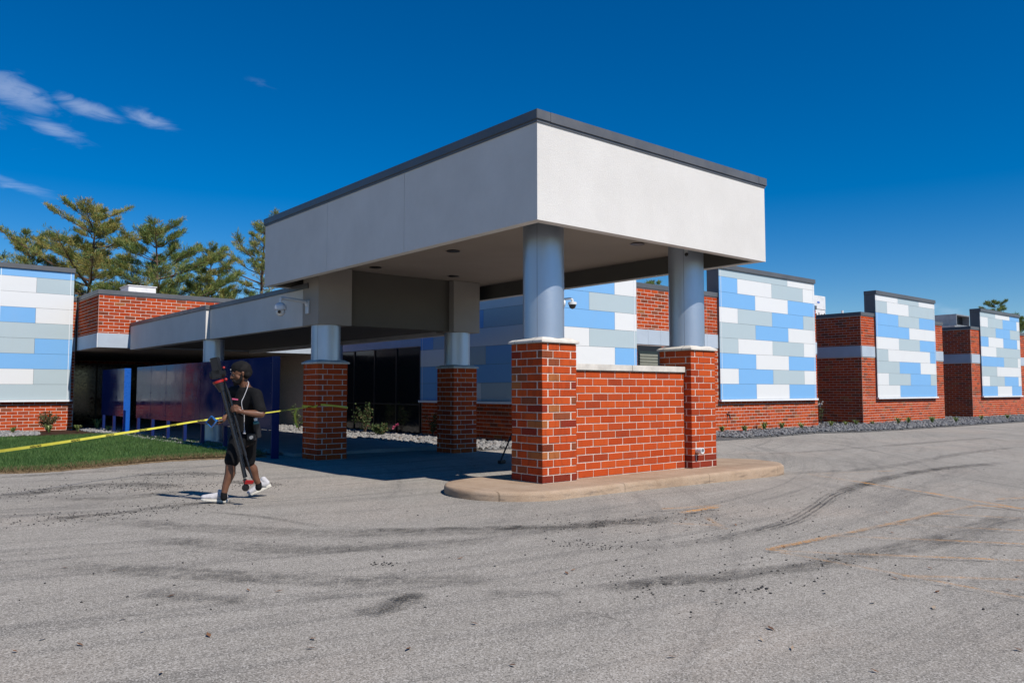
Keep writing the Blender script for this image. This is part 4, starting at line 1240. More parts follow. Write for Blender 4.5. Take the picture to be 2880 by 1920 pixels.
M_STEM = simple('woody_stem', (0.10, 0.065, 0.04), 0.9)
M_PINK = simple('pink_petals', (0.62, 0.10, 0.22), 0.6)
M_WHITEF = simple('white_petals', (0.75, 0.74, 0.70), 0.6)
def shrub(base, h, r, n, label, mat, open_=0.3, flowers=None, ln=0.05, cat='shrub'):
    base = Vector(base)
    root = empty('shrub', base, label, cat)
    st = MB(); pts = []
    k = max(5, int(n / 60))
    for i in range(k):
        a = random.uniform(0, 6.28); rr = r * random.uniform(0.2, 1.0); hh = h * random.uniform(0.6, 1.0)
        tip = base + Vector((math.cos(a) * rr, math.sin(a) * rr, hh * (1 - open_ * rr / r * 0.6)))
        mid = base.lerp(tip, 0.5) + Vector((random.gauss(0, r * 0.08), random.gauss(0, r * 0.08), h * 0.05))
        st.path([base, mid, tip], [0.008, 0.005, 0.002], 5)
        for _ in range(n // k):
            t = random.uniform(0.25, 1.0)
            p = base.lerp(mid, t * 2) if t < 0.5 else mid.lerp(tip, t * 2 - 1)
            pts.append((p + Vector((random.gauss(0, r * 0.12), random.gauss(0, r * 0.12), random.gauss(0, h * 0.05))))[:])
    st.build('stem', M_STEM, root)
    pts = np.array(pts); pts[:, 2] = np.maximum(pts[:, 2], base.z + 0.02)
    V_, F_ = leaves(pts, np.tile([0, 0, 0.4], (len(pts), 1)), ln, ln * 0.3, 0.7)
    tri_mesh('foliage', V_, F_, mat, root)
    if flowers:
        for i in range(flowers[1]):
            p = pts[random.randrange(len(pts))] if flowers[2] is None else np.array(flowers[2]) + RNG.normal(0, 0.04, 3)
            V_, F_ = leaves(np.tile(p, (14, 1)), np.tile([0, -0.3, 0.3], (14, 1)), 0.05, 0.018, 1.0)
            tri_mesh('flower', V_, F_, flowers[0], root)
    return root
TUFT = []
def tuft(base, h, n, label, group=None, mat=None):
    root = empty('plant_tuft', base, label, 'plant', group)
    base = np.array(base)
    V_, F_ = [], []
    for i in range(n):
        a = RNG.uniform(0, 6.28); out_ = np.array([math.cos(a), math.sin(a), 0]); side = np.array([-math.sin(a), math.cos(a), 0])
        L_ = h * RNG.uniform(0.6, 1.15); le = RNG.uniform(0.35, 1.0); w = RNG.uniform(0.009, 0.017)
        p0 = base + out_ * 0.02; p1 = p0 + out_ * L_ * 0.35 * le + np.array([0, 0, L_ * 0.7]); p2 = p1 + out_ * L_ * 0.55 * le + np.array([0, 0, L_ * (0.25 - 0.45 * le)])
        b = len(V_)
        V_ += [p0 - side * w * 0.7, p0 + side * w * 0.7, p1 + side * w, p1 - side * w, p2]
        F_ += [(b, b + 1, b + 2, b + 3), (b + 3, b + 2, b + 4, b + 4)]
    me = bpy.data.meshes.new('leaves'); me.from_pydata([tuple(v) for v in V_], [], [f if f[2] != f[3] else f[:3] for f in F_]); me.materials.append(mat or M_HOSTA)
    link('leaves', me, root, (0, 0, 0))
    return root
Z6 = lambda x, y: (1950 + .39541 * x, 720 + .39541 * y)
TL = ['grass-like tuft in the slate gravel beside the pillar, nearest to the drive island', 'second gravel tuft from the pillar below the largest panel screen', 'third gravel tuft below the middle of the largest panel screen',
      'fourth gravel tuft below the largest panel screen', 'gravel tuft near the right corner of the largest panel wing', 'low tuft in front of the dark recess', 'bushy tuft near the left corner of the middle wing',
      'small tuft right beside the left corner of the middle wing', 'wide tuft below the left part of the middle wing', 'tuft below the right part of the middle wing', 'thin tuft next to the right part of the middle wing',
      'tuft at the right corner of the middle wing', 'tuft before the second dark recess', 'tuft at the left of the far right wing', 'tuft below the panels of the far right wing']
for (x, y), lb in zip(((205, 1268), (365, 1265), (505, 1250), (630, 1245), (770, 1242), (980, 1226), (1085, 1218), (1160, 1214), (1275, 1212), (1460, 1204), (1530, 1200), (1700, 1196), (1870, 1194), (2050, 1178), (2235, 1168)), TL):
    p = on_g(*Z6(x, y)); yy = min(p.y, 14.7); p = Vector((p.x * yy / p.y, yy, gz(p.x) + 0.06))
    tuft(p[:], random.uniform(0.18, 0.36), random.randint(26, 50), lb, 'plant tufts in the slate gravel')
p = on_g(*Z6(900, 1180)); shrub((27.6, 15.1, gz(28) + 0.05), 0.95, 0.16, 90, 'spindly white-flowered plant in the dark recess beside the largest panel wing', M_SHRUB, 0.2, (M_WHITEF, 5, (27.55, 15.05, 0.78)), 0.06, 'plant')
# left bed
lp = on_y(131, 1203, 28.3); shrub((lp.x, 28.3, 0.04), 0.62, 0.30, 900, 'olive rounded shrub against the orange brick below the left panel wall', M_SHRUBO, 0.25, None, 0.06)
for px, py, h_, lb in ((35, 1224, 0.26, 'small tuft in the gravel border at the far left edge'), (137, 1222, 0.30, 'pale tuft directly in front of the olive shrub'), (218, 1219, 0.26, 'low tuft right of the olive shrub in the mulch'),
                      (273, 1211, 0.42, 'large striped tuft in the shade beside the small blue screen'), (303, 1217, 0.2, 'tiny tuft in front of the small blue screen')):
    p = on_g(px, py); tuft((p.x, p.y, 0.04), h_, 40, lb, 'plant tufts in the mulch bed')
# court shrubs
p = on_g(1028, 1222); shrub((p.x, p.y, gz(p.x) + 0.03), 1.05, 0.42, 420, 'tall loose shrub in the gravel between the two rear pillars', M_SHRUB, 0.2, None, 0.07)
p = on_g(1060, 1226); shrub((p.x - 0.1, p.y - 0.4, gz(p.x) + 0.03), 0.42, 0.36, 900, 'low leafy bush with pink flowers in the gravel between the rear pillars', M_SHRUB, 0.5, (M_PINK, 5, (p.x + 0.28, p.y - 0.62, 0.22)), 0.07)
p = on_g(842, 1216); shrub((p.x, p.y, gz(p.x) + 0.03), 0.95, 0.30, 260, 'thin shrub half hidden behind the tape-wrapped rear pillar', M_SHRUB, 0.2, None, 0.07)
p = on_g(1216, 1232); shrub((p.x, p.y, gz(p.x) + 0.03), 0.75, 0.25, 200, 'thin shrub half hidden behind the rear pillar by the dark panels', M_SHRUB, 0.2, None, 0.07)

# pines
M_PINE = leaf_mat('pine_needles', [(0, (0.085, 0.145, 0.040)), (0.5, (0.165, 0.245, 0.065)), (0.85, (0.28, 0.33, 0.10)), (1, (0.36, 0.36, 0.14))], 0.6, 0.3)
M_PINEY = leaf_mat('pine_needles_yellow', [(0, (0.17, 0.19, 0.045)), (0.45, (0.34, 0.315, 0.08)), (0.8, (0.46, 0.375, 0.11)), (1, (0.52, 0.38, 0.14))], 0.6, 0.3)
M_BARK = simple('pine_bark', (0.13, 0.085, 0.06), 0.95, var=0.3, scale=6, bump=0.5, bscale=20)
def pine(base, H, spread, label, mats, crown=0.3, seed=1, dens=1.0, lean=0.0):
    rg = np.random.default_rng(seed); rd = random.Random(seed)
    base = Vector(base)
    root = empty('pine_tree', base, label, 'tree', 'pine trees beyond the roofs')
    tr = MB()
    tips = []
    P_ = []; k = 10
    for i in range(k + 1):
        t = i / k
        P_.append(base + Vector((0.25 * math.sin(t * 5 + seed) * t + lean * t * t, 0.2 * math.cos(t * 4 + seed) * t, H * t)))
    R_ = [0.22 * (1 - 0.93 * i / k) * H / 12 for i in range(k + 1)]
    tr.path(P_, R_, 8)
    tr.build('trunk', M_BARK, root, smooth=True)
    lb = MB(); cl = [[], []]
    z = crown
    while z < 0.985:
        n = rd.choice((3, 4, 4, 5))
        a0 = rd.uniform(0, 6.28)
        c0 = P_[min(k, int(z * k))].lerp(P_[min(k, int(z * k) + 1)], z * k - int(z * k))
        for i in range(n):
            a = a0 + 6.283 * i / n + rd.gauss(0, 0.35)
            prof = (1 - z) ** 0.7 * 1.2 + 0.14
            L_ = spread * prof * rd.choice((0.4, 0.7, 1.0, 1.3)) * (0.9 + 0.3 * rd.random())
            rise = rd.uniform(-0.12, 0.30) + 0.35 * z
            d = Vector((math.cos(a), math.sin(a), rise)).normalized()
            pts = [c0]; m_ = 5
            for j in range(1, m_ + 1):
                t = j / m_
                pts.append(c0 + d * L_ * t + Vector((rd.gauss(0, 0.04), rd.gauss(0, 0.04), L_ * (0.18 * t * t - 0.10 * t) + rd.gauss(0, 0.03))) * 1.0)
            lb.path(pts, [0.05 * (1 - 0.85 * j / m_) * max(0.5, L_ / 3) for j in range(m_ + 1)], 5)
            nb = int((6 + 8 * L_) * dens)
            for q in range(nb):
                t = rd.uniform(0.28, 1.0) ** 0.8 * m_
                j = min(m_ - 1, int(t)); p = pts[j].lerp(pts[j + 1], t - j)
                side = Vector((-d.y, d.x, 0)) * rd.choice((-1, 1))
                tw = (side * rd.uniform(0.2, 1) + d * rd.uniform(0.3, 1.0) + Vector((0, 0, rd.uniform(0, 0.5)))).normalized()
                tl_ = L_ * 0.26 * rd.uniform(0.2, 1.0) * (1.1 - 0.5 * t / m_) + 0.12
                e = p + tw * tl_
                if rd.random() < 0.5: lb.tube(p, e, 0.012, 0.005, 4, False)
                kk = 0 if rd.random() < mats[2] else 1
                for f in (0.35, 0.7, 1.0):
                    cl[kk].append((*(p.lerp(e, f)), tw.x * 0.6, tw.y * 0.6, tw.z * 0.5 + 0.55))
        z += rd.uniform(0.026, 0.052) * 12 / H
    lb.build('branches', M_BARK, root)
    for kk, nm in ((0, 'crown'), (1, 'crown')):
        if not cl[kk]: continue
        c = np.array(cl[kk]); nn = 9
        pos = np.repeat(c[:, :3], nn, 0) + rg.normal(0, 0.05, (len(c) * nn, 3)); dr = np.repeat(c[:, 3:], nn, 0)
        V_, F_ = leaves(pos, dr, 0.27, 0.014, 0.5)
        tri_mesh(nm, V_, F_, mats[kk], root)
    return root
def tree_at(px, top_y, d, spread, label, mats, seed, **kw):
    p = on_d(px, top_y, d)
    pine((p.x, p.y, -0.1), p.z + 0.1, spread, label, mats, seed=seed, **kw)
tree_at(262, 575, 50, 5.0, 'tallest yellowish pine behind the left brick block', (M_PINEY, M_PINE, 0.62), 3, dens=1.2, crown=0.2)
tree_at(165, 672, 53, 3.4, 'leaning olive pine left of the tallest yellowish pine', (M_PINEY, M_PINE, 0.35), 11, lean=-2.2, dens=1.1, crown=0.2)
tree_at(440, 640, 47, 3.9, 'dark green pine right of the tallest yellowish pine', (M_PINE, M_PINEY, 0.85), 5, dens=1.25, crown=0.2)
tree_at(596, 705, 50, 3.0, 'broad low green pine left of the canopy roof', (M_PINE, M_PINEY, 0.7), 8, dens=1.0)
tree_at(745, 612, 51, 3.0, 'slender pine half hidden behind the left end of the canopy', (M_PINE, M_PINEY, 0.6), 21, dens=0.6)
tree_at(-150, 575, 48, 3.6, 'pine at the left edge with one branch tip showing in the picture', (M_PINEY, M_PINE, 0.5), 17, dens=0.7)
tree_at(2795, 852, 92, 3.4, 'dark pine rising behind the far right wing', (M_PINE, M_PINEY, 0.95), 31, dens=1.2)
tree_at(2868, 892, 95, 3.2, 'dark pine at the right edge behind the farthest wing', (M_PINE, M_PINEY, 0.95), 33, dens=1.2)
tree_at(1838, 786, 62, 2.4, 'pine tip showing above the roof between the two front columns', (M_PINE, M_PINEY, 0.9), 41)

M_WOOD = leaf_mat('far_foliage', [(0, (0.02, 0.04, 0.014)), (0.6, (0.04, 0.07, 0.024)), (1, (0.075, 0.10, 0.04))], 0.8, 0.1)
def unseen_tree_line():
    # unseen wood added west of the lot to darken the blue screens' reflections
    pts = []
    for i in range(60):
        c = np.array([RNG.uniform(-32, -1.5), RNG.uniform(47, 58), 0]); R3 = np.array([2.6, 2.6, RNG.uniform(4.5, 7.5)])
        q = RNG.normal(0, 1, (420, 3)); q /= np.linalg.norm(q, axis=1)[:, None]
        q = q * R3 * RNG.uniform(0.75, 1.0, (420, 1)); q[:, 2] = np.abs(q[:, 2]); pts.append(q + c)
    pts = np.vstack(pts)
    V_, F_ = leaves(pts, np.tile([0, -0.3, 0.5], (len(pts), 1)), 0.8, 0.28, 0.8)
    tag(tri_mesh('unseen_tree_line', V_, F_, M_WOOD), kind='stuff')
unseen_tree_line()

# ------------------------------------------------------------------ blue screens
def blue_screen(name, label, pxs, xpl, ztop, zbot, lead=None):
    ys = [on_x(px, 1100, xpl).y for px in pxs]
    ys = sorted(ys)
    root = empty(name, (xpl, ys[0], 0), label, 'screen')
    for y in ys:
        mb = MB(); mb.box(xpl + 0.025, xpl + 0.10, y - 0.038, y + 0.038, -0.05, ztop - 0.01); mb.build('post', M_BLUESHADE, root, bevel=0.004)
    for a, b in zip(ys[:-1], ys[1:]):
        mb = MB(); mb.box(xpl - 0.010, xpl + 0.022, a + 0.006, b - 0.006, zbot, ztop); p = mb.build('panel', M_BLUE, root, bevel=0.003)
        q = MB()
        for zz_ in (zbot + 0.12, (zbot + ztop) / 2, ztop - 0.12):
            for yy_ in (a + 0.05, b - 0.05): q.tube((xpl - 0.016, yy_, zz_), (xpl - 0.010, yy_, zz_), 0.010, n=8)
        q.build('bolt', M_BLUESHADE, p)
    return root, ys
XS = 6.40
zt_ = on_x(763, 1003, XS).z; zb_ = on_x(763, 1209, XS).z
blue_screen('blue_screen', 'long glossy dark blue panel screen beside the walkway', [766, 695, 628, 564.6, 515, 468, 425, 385], XS, zt_, zb_)
r_, ys_ = blue_screen('blue_screen', 'short dark blue panel screen with one sunlit blue edge near the brick block', [352, 317, 288], XS, zt_, zb_)
mb = MB(); mb.box(XS - 0.05, XS + 0.13, ys_[0] - 0.075, ys_[0] - 0.040, -0.05, zt_); mb.build('edge_board', M_BLUESUN, r_, bevel=0.004)
r0_ = bpy.data.objects['blue_screen']
ye = on_x(766, 1100, XS).y
mb = MB(); mb.box(XS - 0.03, XS + 0.12, ye - 0.075, ye - 0.041, -0.05, zt_ + 0.01); mb.build('edge_board', M_BLUESHADE, r0_, bevel=0.004)

# ------------------------------------------------------------------ cameras, pipe and other fittings
M_CAMW = simple('camera_white', (0.70, 0.70, 0.69), 0.4, var=0.04)
M_LENS = simple('lens_black', (0.008, 0.008, 0.010), 0.08, spec=0.6)
def ptz():
    c = on_d(789, 868, 15.05)
    root = empty('security_camera', c, 'large white dome security camera on a wall arm by the shaded stucco box', 'camera')
    mb = MB(); mb.ball((c.x, c.y, c.z + 0.02), (0.112, 0.112, 0.10), 20, 8, 0.0, 0.99); mb.tube((c.x, c.y, c.z - 0.02), (c.x, c.y, c.z + 0.02), 0.115, n=24); mb.build('housing', M_CAMW, root, smooth=True)
    mb = MB(); mb.ball((c.x, c.y, c.z - 0.055), (0.088, 0.088, 0.09), 20, 10); b = mb.build('camera_ball', M_CAMW, root, smooth=True)
    f = (CAM - c).normalized() * 0.085
    mb = MB(); mb.tube((c.x + f.x * 0.7 - 0.02, c.y + f.y * 0.7, c.z - 0.06), (c.x + f.x * 1.1 - 0.025, c.y + f.y * 1.1, c.z - 0.07), 0.03, n=14); mb.build('lens', M_LENS, b, smooth=True)
    w = Vector((6.872, 14.30, c.z + 0.10))
    mb = MB(); mb.path([(c.x, c.y, c.z + 0.10), (c.x, c.y, c.z + 0.19), (c.x + 0.06, c.y + 0.03, c.z + 0.21), (w.x - 0.06, w.y, c.z + 0.17), (w.x - 0.01, w.y, c.z + 0.10)], [0.03, 0.03, 0.03, 0.034, 0.045], 12); mb.build('arm', M_CAMW, root, smooth=True)
    mb = MB(); mb.box(w.x - 0.03, w.x - 0.001, w.y - 0.07, w.y + 0.07, c.z - 0.06, c.z + 0.20); mb.build('wall_plate', M_CAMW, root, bevel=0.006)
ptz()
def dome():
    c = on_d(1610, 858, 10.95)
    root = empty('security_camera', c, 'small black-domed security camera on the right side of the nearest column', 'camera')
    mb = MB(); mb.tube((c.x, c.y, c.z + 0.005), (c.x, c.y, c.z + 0.042), 0.060, 0.058, 24); mb.build('housing', M_CAMW, root, bevel=0.004)
    mb = MB(); mb.ball((c.x, c.y, c.z + 0.004), (0.050, 0.050, 0.058), 20, 8, -0.99, 0.0); mb.build('dome', M_LENS, root, smooth=True)
    cc = Vector((PX1 + PWD / 2, PY1 + PWD / 2, 0)); dv = (Vector((c.x, c.y, 0)) - cc).normalized(); w = cc + dv * 0.281
    mb = MB(); mb.path([(c.x, c.y, c.z + 0.04), (c.x, c.y, c.z + 0.075), (c.x - dv.x * 0.03, c.y - dv.y * 0.03, c.z + 0.09), (w.x, w.y, c.z + 0.075)], 0.017, 10); mb.build('arm', M_CAMW, root, smooth=True)
    mb = MB(); mb.tube((w.x - dv.x * 0.004, w.y - dv.y * 0.004, c.z + 0.02), (w.x + dv.x * 0.02, w.y + dv.y * 0.02, c.z + 0.02), 0.055, n=16); mb.build('wall_plate', M_CAMW, root, smooth=True)
dome()
def sensor():
    c2 = Vector((PX2 + PWD / 2, PY1 + PWD / 2, 0))
    t = on_y(1918, 706, PY1 + 0.05)
    root = empty('sensor', t, 'small pale rounded sensor near the top of the right front column', 'sensor')
    d = (CAM - c2); d.z = 0; d.normalize(); a = c2 + d * 0.281; a.x += 0.02
    mb = MB(); mb.obox((a.x, a.y, t.z + 0.03), Rv * 0.035, d * 0.03, (0, 0, 0.045)); mb.build('housing', M_WHITEMETAL, root, bevel=0.012)
    mb = MB(); mb.ball((a.x + d.x * 0.02, a.y + d.y * 0.02, t.z - 0.02), 0.03, 12, 8); mb.build('eye', M_BLACK, root, smooth=True)
sensor()
def pipe():
    p = on_y(1380 + .33167 * 1775, 920 + .33167 * 1045, PY1 - 0.06)
    root = empty('vent_pipe', (p.x, PY1, p.z), 'short white plastic pipe stub low on the right front pillar', 'pipe')
    mb = MB(); mb.tube((p.x, PY1 + 0.02, p.z), (p.x, PY1 - 0.11, p.z), 0.040, n=20, caps=False)
    mb.tube((p.x, PY1 - 0.05, p.z), (p.x, PY1 - 0.112, p.z), 0.047, n=20, caps=False); mb.tube((p.x, PY1 - 0.112, p.z), (p.x, PY1 - 0.02, p.z), 0.036, n=20, caps=False)
    n = 20
    v = []; 
    for r in (0.047, 0.036):
        for i in range(n): v.append((p.x + r * math.cos(6.2832 * i / n), PY1 - 0.112, p.z + r * math.sin(6.2832 * i / n)))
    mb.add(v, [(i, (i + 1) % n, n + (i + 1) % n, n + i) for i in range(n)])
    mb.build('pipe', M_TRIM, root, smooth=True)
    mb = MB(); mb.tube((p.x, PY1 - 0.03, p.z), (p.x, PY1 - 0.028, p.z), 0.036, n=16); mb.build('mesh_plug', M_GALV, root)
pipe()
def pole():
    g = on_g(1408, 1303)
    t = on_d(1450, 1195, (g - CAM).dot(Fv) + 0.15)
    root = empty('push_broom', g, 'black pole with a wide foot leaning in the shade behind the front pillar', 'broom')
    mb = MB(); mb.tube(g + Vector((0, 0, 0.05)), t, 0.016, 0.014, 10); mb.build('handle', M_BLACK, root, smooth=True)
    mb = MB(); mb.obox(g + Vector((0.01, -0.02, 0.035)), Rv * 0.05 + Fv * 0.05, Vector((Fv.x, Fv.y, 0)) * 0.05 - Rv * 0.03, (0, 0, 0.03)); mb.build('head', M_BLACK, root, bevel=0.01)
    mb = MB(); mb.obox(g + (t - g) * 0.62, Rv * 0.02, Vector((Fv.x, Fv.y, 0)) * 0.02, (t - g) * 0.05); mb.build('grip', M_BLACK, root, bevel=0.006)
pole()
def rooftop():
    zr = ZTOP - 0.25
    # white unit on the left block
    y = 31.5
    a, b = on_y(361, 812, y).x, on_y(439, 812, y).x; zt = on_y(400, 806, y).z
    root = empty('rooftop_unit', ((a + b) / 2, y, zr), 'flat white rooftop unit above the left brick block', 'air conditioner', 'rooftop equipment')
    mb = MB(); mb.box(a, b, y, y + 1.1, ZTOP - 0.2, zt); mb.build('casing', M_WHITEMETAL, root, bevel=0.015)
    mb = MB(); mb.ball(((a + b) / 2, y - 0.002, zt - 0.30), (0.16, 0.006, 0.07), 20, 6); mb.build('badge', simple('badge_blue', (0.12, 0.2, 0.5), 0.5), root)
    mb = MB(); mb.box(a - 0.03, b + 0.03, y - 0.03, y + 1.13, zt + 0.001, zt + 0.03); mb.build('lid', M_WHITEMETAL, root)
    # stacked unit behind the largest panel wing
    y = 18.0; p0, p1 = on_y(2283, 860, y), on_y(2322, 860, y); zt = on_y(2300, 831, y).z; zm = on_y(2300, 870, y).z
    root = empty('rooftop_unit', ((p0.x + p1.x) / 2, y, zr), 'tall white rooftop unit beside the largest panel wing', 'air conditioner', 'rooftop equipment')
    mb = MB(); mb.box(p0.x, p1.x, y, y + 0.8, zm + 0.01, zt); mb.build('casing', M_WHITEMETAL, root, bevel=0.015)
    mb = MB(); mb.box(p0.x + 0.01, p1.x - 0.01, y + 0.01, y + 0.79, zr, zm); lo = mb.build('lower_casing', M_WHITEMETAL, root, bevel=0.01)
    mb = MB()
    for i in range(5):
        xx = p0.x + 0.14 + i * (p1.x - p0.x - 0.26) / 4; mb.box(xx - 0.03, xx + 0.03, y - 0.004, y + 0.009, zm - 0.42, zm - 0.14 - 0.05 * (i % 2))
    mb.build('louvre', M_BLACK, lo)
    mb = MB(); mb.box(p0.x - 0.012, p0.x - 0.001, y + 0.15, y + 0.65, zm + 0.15, zt - 0.12); mb.build('side_grille', M_BLACK, root)
    mb = MB(); mb.ball(((p0.x + p1.x) / 2 - 0.02, y - 0.002, zt - 0.30), (0.13, 0.006, 0.05), 20, 6); mb.build('badge', bpy.data.materials['badge_blue'], root)
    # vent pipes
    for px, py, y, lb in ((2369, 873, 19.5, 'thin white vent pipe above the dark side wall of the middle wing'), (2661, 908, 19.5, 'thin white vent pipe above the dark side wall of the far right wing')):
        p = on_y(px, py, y)
        root = empty('roof_vent', (p.x, y, zr), lb, 'vent', 'rooftop equipment')
        mb = MB(); mb.tube((p.x, y, zr - 0.02), (p.x, y, p.z), 0.055, n=14); mb.build('pipe', M_WHITEMETAL, root, smooth=True)
        mb = MB(); mb.tube((p.x, y, zr), (p.x, y, zr + 0.1), 0.14, 0.06, 14); mb.build('flashing', M_GALV, root, smooth=True)
    # galvanised hood, open towards the viewer
    y = 17.2; a, b = on_y(2690, 900, y).x, on_y(2727, 900, y).x; z1, z0 = on_y(2700, 884, y).z, on_y(2700, 914, y).z
    root = empty('roof_hood', ((a + b) / 2, y, zr), 'grey metal rooftop hood with dark opening left of the far right panels', 'vent', 'rooftop equipment')
    mb = MB(); t = 0.06
    mb.box(a, b, y, y + 1.2, z1 - t, z1); mb.box(a, b, y, y + 1.2, z0 - t, z0); mb.box(a, a + t, y + 0.001, y + 1.2, z0, z1 - t); mb.box(b - t, b, y + 0.001, y + 1.2, z0, z1 - t); mb.box(a + t, b - t, y + 1.1, y + 1.19, z0, z1 - t)
    mb.build('hood', M_GALV, root)
    mb = MB(); mb.box(a - 0.55, b + 0.1, y - 0.1, y + 1.3, zr, z0 - t - 0.001); mb.build('curb', M_GALV, root, bevel=0.01)
    mb = MB(); mb.box(a + t + 0.002, b - t - 0.002, y + 0.35, y + 0.37, z0 + 0.002, z1 - t - 0.002); mb.build('filter', M_BLACK, root)  # black sheet standing in for the shade inside the hood
rooftop()

# ------------------------------------------------------------------ caution tape
def tape():
    m = Mat('caution_yellow'); w = m.world()
    m.set(m.ramp(m.noise(w, 6, 3), [(0.3, (0.66, 0.60, 0.06)), (0.7, (0.80, 0.75, 0.12))]), 0.35, spec=0.4)
    tb = m.n('ShaderNodeBsdfTranslucent'); tb.inputs[0].default_value = (0.75, 0.68, 0.04, 1)
    mx = m.n('ShaderNodeMixShader'); mx.inputs[0].default_value = 0.12
    m.l(m.b.outputs[0], mx.inputs[1]); m.l(tb.outputs[0], mx.inputs[2]); m.l(mx.outputs[0], m.o.inputs[0])
    yf = PY3 - 0.012
    p0_ = on_d(-420, 1322, 7.6); p1_ = on_d(-200, 1296, 8.4); far_ = p0_ + (p0_ - p1_) * 2.2 + Vector((0, 0, 0.12))
    pts = [far_, p0_, p1_, on_d(0, 1268, 9.3), on_d(150, 1247, 10.0), on_d(300, 1224, 10.9), on_d(440, 1203, 11.8), on_d(575, 1181, 12.8), on_d(745, 1161, 14.0)]
    q = on_y(862, 1140, yf); q.x = max(q.x, PX3 - 0.02); pts += [Vector((PX3 - 0.012, yf + 0.012, on_y(862, 1141, yf).z)), on_y(905, 1138, yf - 0.004), on_y(950, 1142, yf), Vector((PX3 + PWD + 0.012, yf + 0.004, on_y(976, 1146, yf).z))]
    wrap = [Vector((PX3 + PWD + 0.012, PY3 + PWD + 0.012, 1.0)), Vector((PX3 - 0.012, PY3 + PWD + 0.012, 0.99)), Vector((PX3 - 0.014, PY3 + 0.02, 0.98))]
    allp = catmull(pts, 10) + wrap
    v = []
    for i, p in enumerate(allp):
        i -= 10
        tw = 0.0 if i > 80 else 0.35 * math.sin(i * 0.09)
        hw = 0.019 - 0.008 * min(1, max(0, (i - 20) / 50)) if i < 74 else (0.010 if i < 80 else 0.018)
        i += 10
        t = (allp[min(i + 1, len(allp) - 1)] - allp[max(i - 1, 0)]).normalized()
        side = t.cross(Vector((0, 0, 1))).normalized(); up = (Vector((0, 0, 1)) * math.cos(tw) + side * math.sin(tw)).normalized()
        if i % 1 == 0: v += [(p + up * hw), (p - up * hw)]
    root = empty('caution_tape', allp[len(allp) // 2], 'yellow caution tape stretched from the left edge to the shaded rear pillar', 'tape')
    mb = MB(); mb.add(v, [(2 * i, 2 * i + 1, 2 * i + 3, 2 * i + 2) for i in range(len(allp) - 1)])
    st = mb.build('strip', m.m, root)
    mb = MB(); mb.obox((far_.x, far_.y, far_.z / 2 - 0.1), (0.02, 0, 0), (0, 0.02, 0), (0, 0, far_.z / 2 + 0.2)); mb.build('stake', M_STEM, root)
    # black lettering, hanging upside down as in the photograph
    ink = simple('tape_ink', (0.01, 0.01, 0.01), 0.5)
    cu = bpy.data.curves.new('txt', 'FONT'); cu.body = 'CAUTION'; cu.size = 0.034; cu.align_x = 'CENTER'; cu.align_y = 'CENTER'; cu.offset = 0.0012
    to = bpy.data.objects.new('txt', cu); COL.objects.link(to)
    dg = bpy.context.evaluated_depsgraph_get()
    me = bpy.data.meshes.new_from_object(to.evaluated_get(dg)); bpy.data.objects.remove(to)
    me.materials.clear(); me.materials.append(ink)
    L = 0; nxt = 0.35; i = 10
    while i < 96:
        p, q = allp[i], allp[i + 1]; s_ = (q - p).length
        if L + s_ > nxt:
            t = (q - p).normalized(); c = p.lerp(q, (nxt - L) / s_)
            tw = 0.35 * math.sin((i - 10) * 0.09)
            side = t.cross(Vector((0, 0, 1))).normalized(); up = (Vector((0, 0, 1)) * math.cos(tw) + side * math.sin(tw)).normalized()
            nrm = t.cross(up).normalized()
            if nrm.dot(CAM - c) < 0: nrm = -nrm
            X_ = -t; Y_ = nrm.cross(X_)
            o = bpy.data.objects.new('lettering', me); COL.objects.link(o)
            Mw = Matrix((( X_.x, Y_.x, nrm.x, 0), (X_.y, Y_.y, nrm.y, 0), (X_.z, Y_.z, nrm.z, 0), (0, 0, 0, 1)))
            o.matrix_world = Matrix.Translation(c + nrm * 0.003) @ Mw
            o.parent = st; o.matrix_parent_inverse = Matrix.Translation(-Vector(st.location))
            nxt += 0.62
        L += s_; i += 1
    mb = MB()
    a = on_d(836, 1147, 14.55)
    tail = [a, a + Vector((-0.05, -0.01, -0.12)), a + Vector((-0.02, 0.0, -0.28)), a + Vector((0.0, -0.01, -0.36))]
    mb.add([x + Vector((dx, 0, 0)) for x in tail for dx in (-0.02, 0.02)], [(2 * i, 2 * i + 1, 2 * i + 3, 2 * i + 2) for i in range(3)])
    mb.build('loose_tail', m.m, root)
tape()

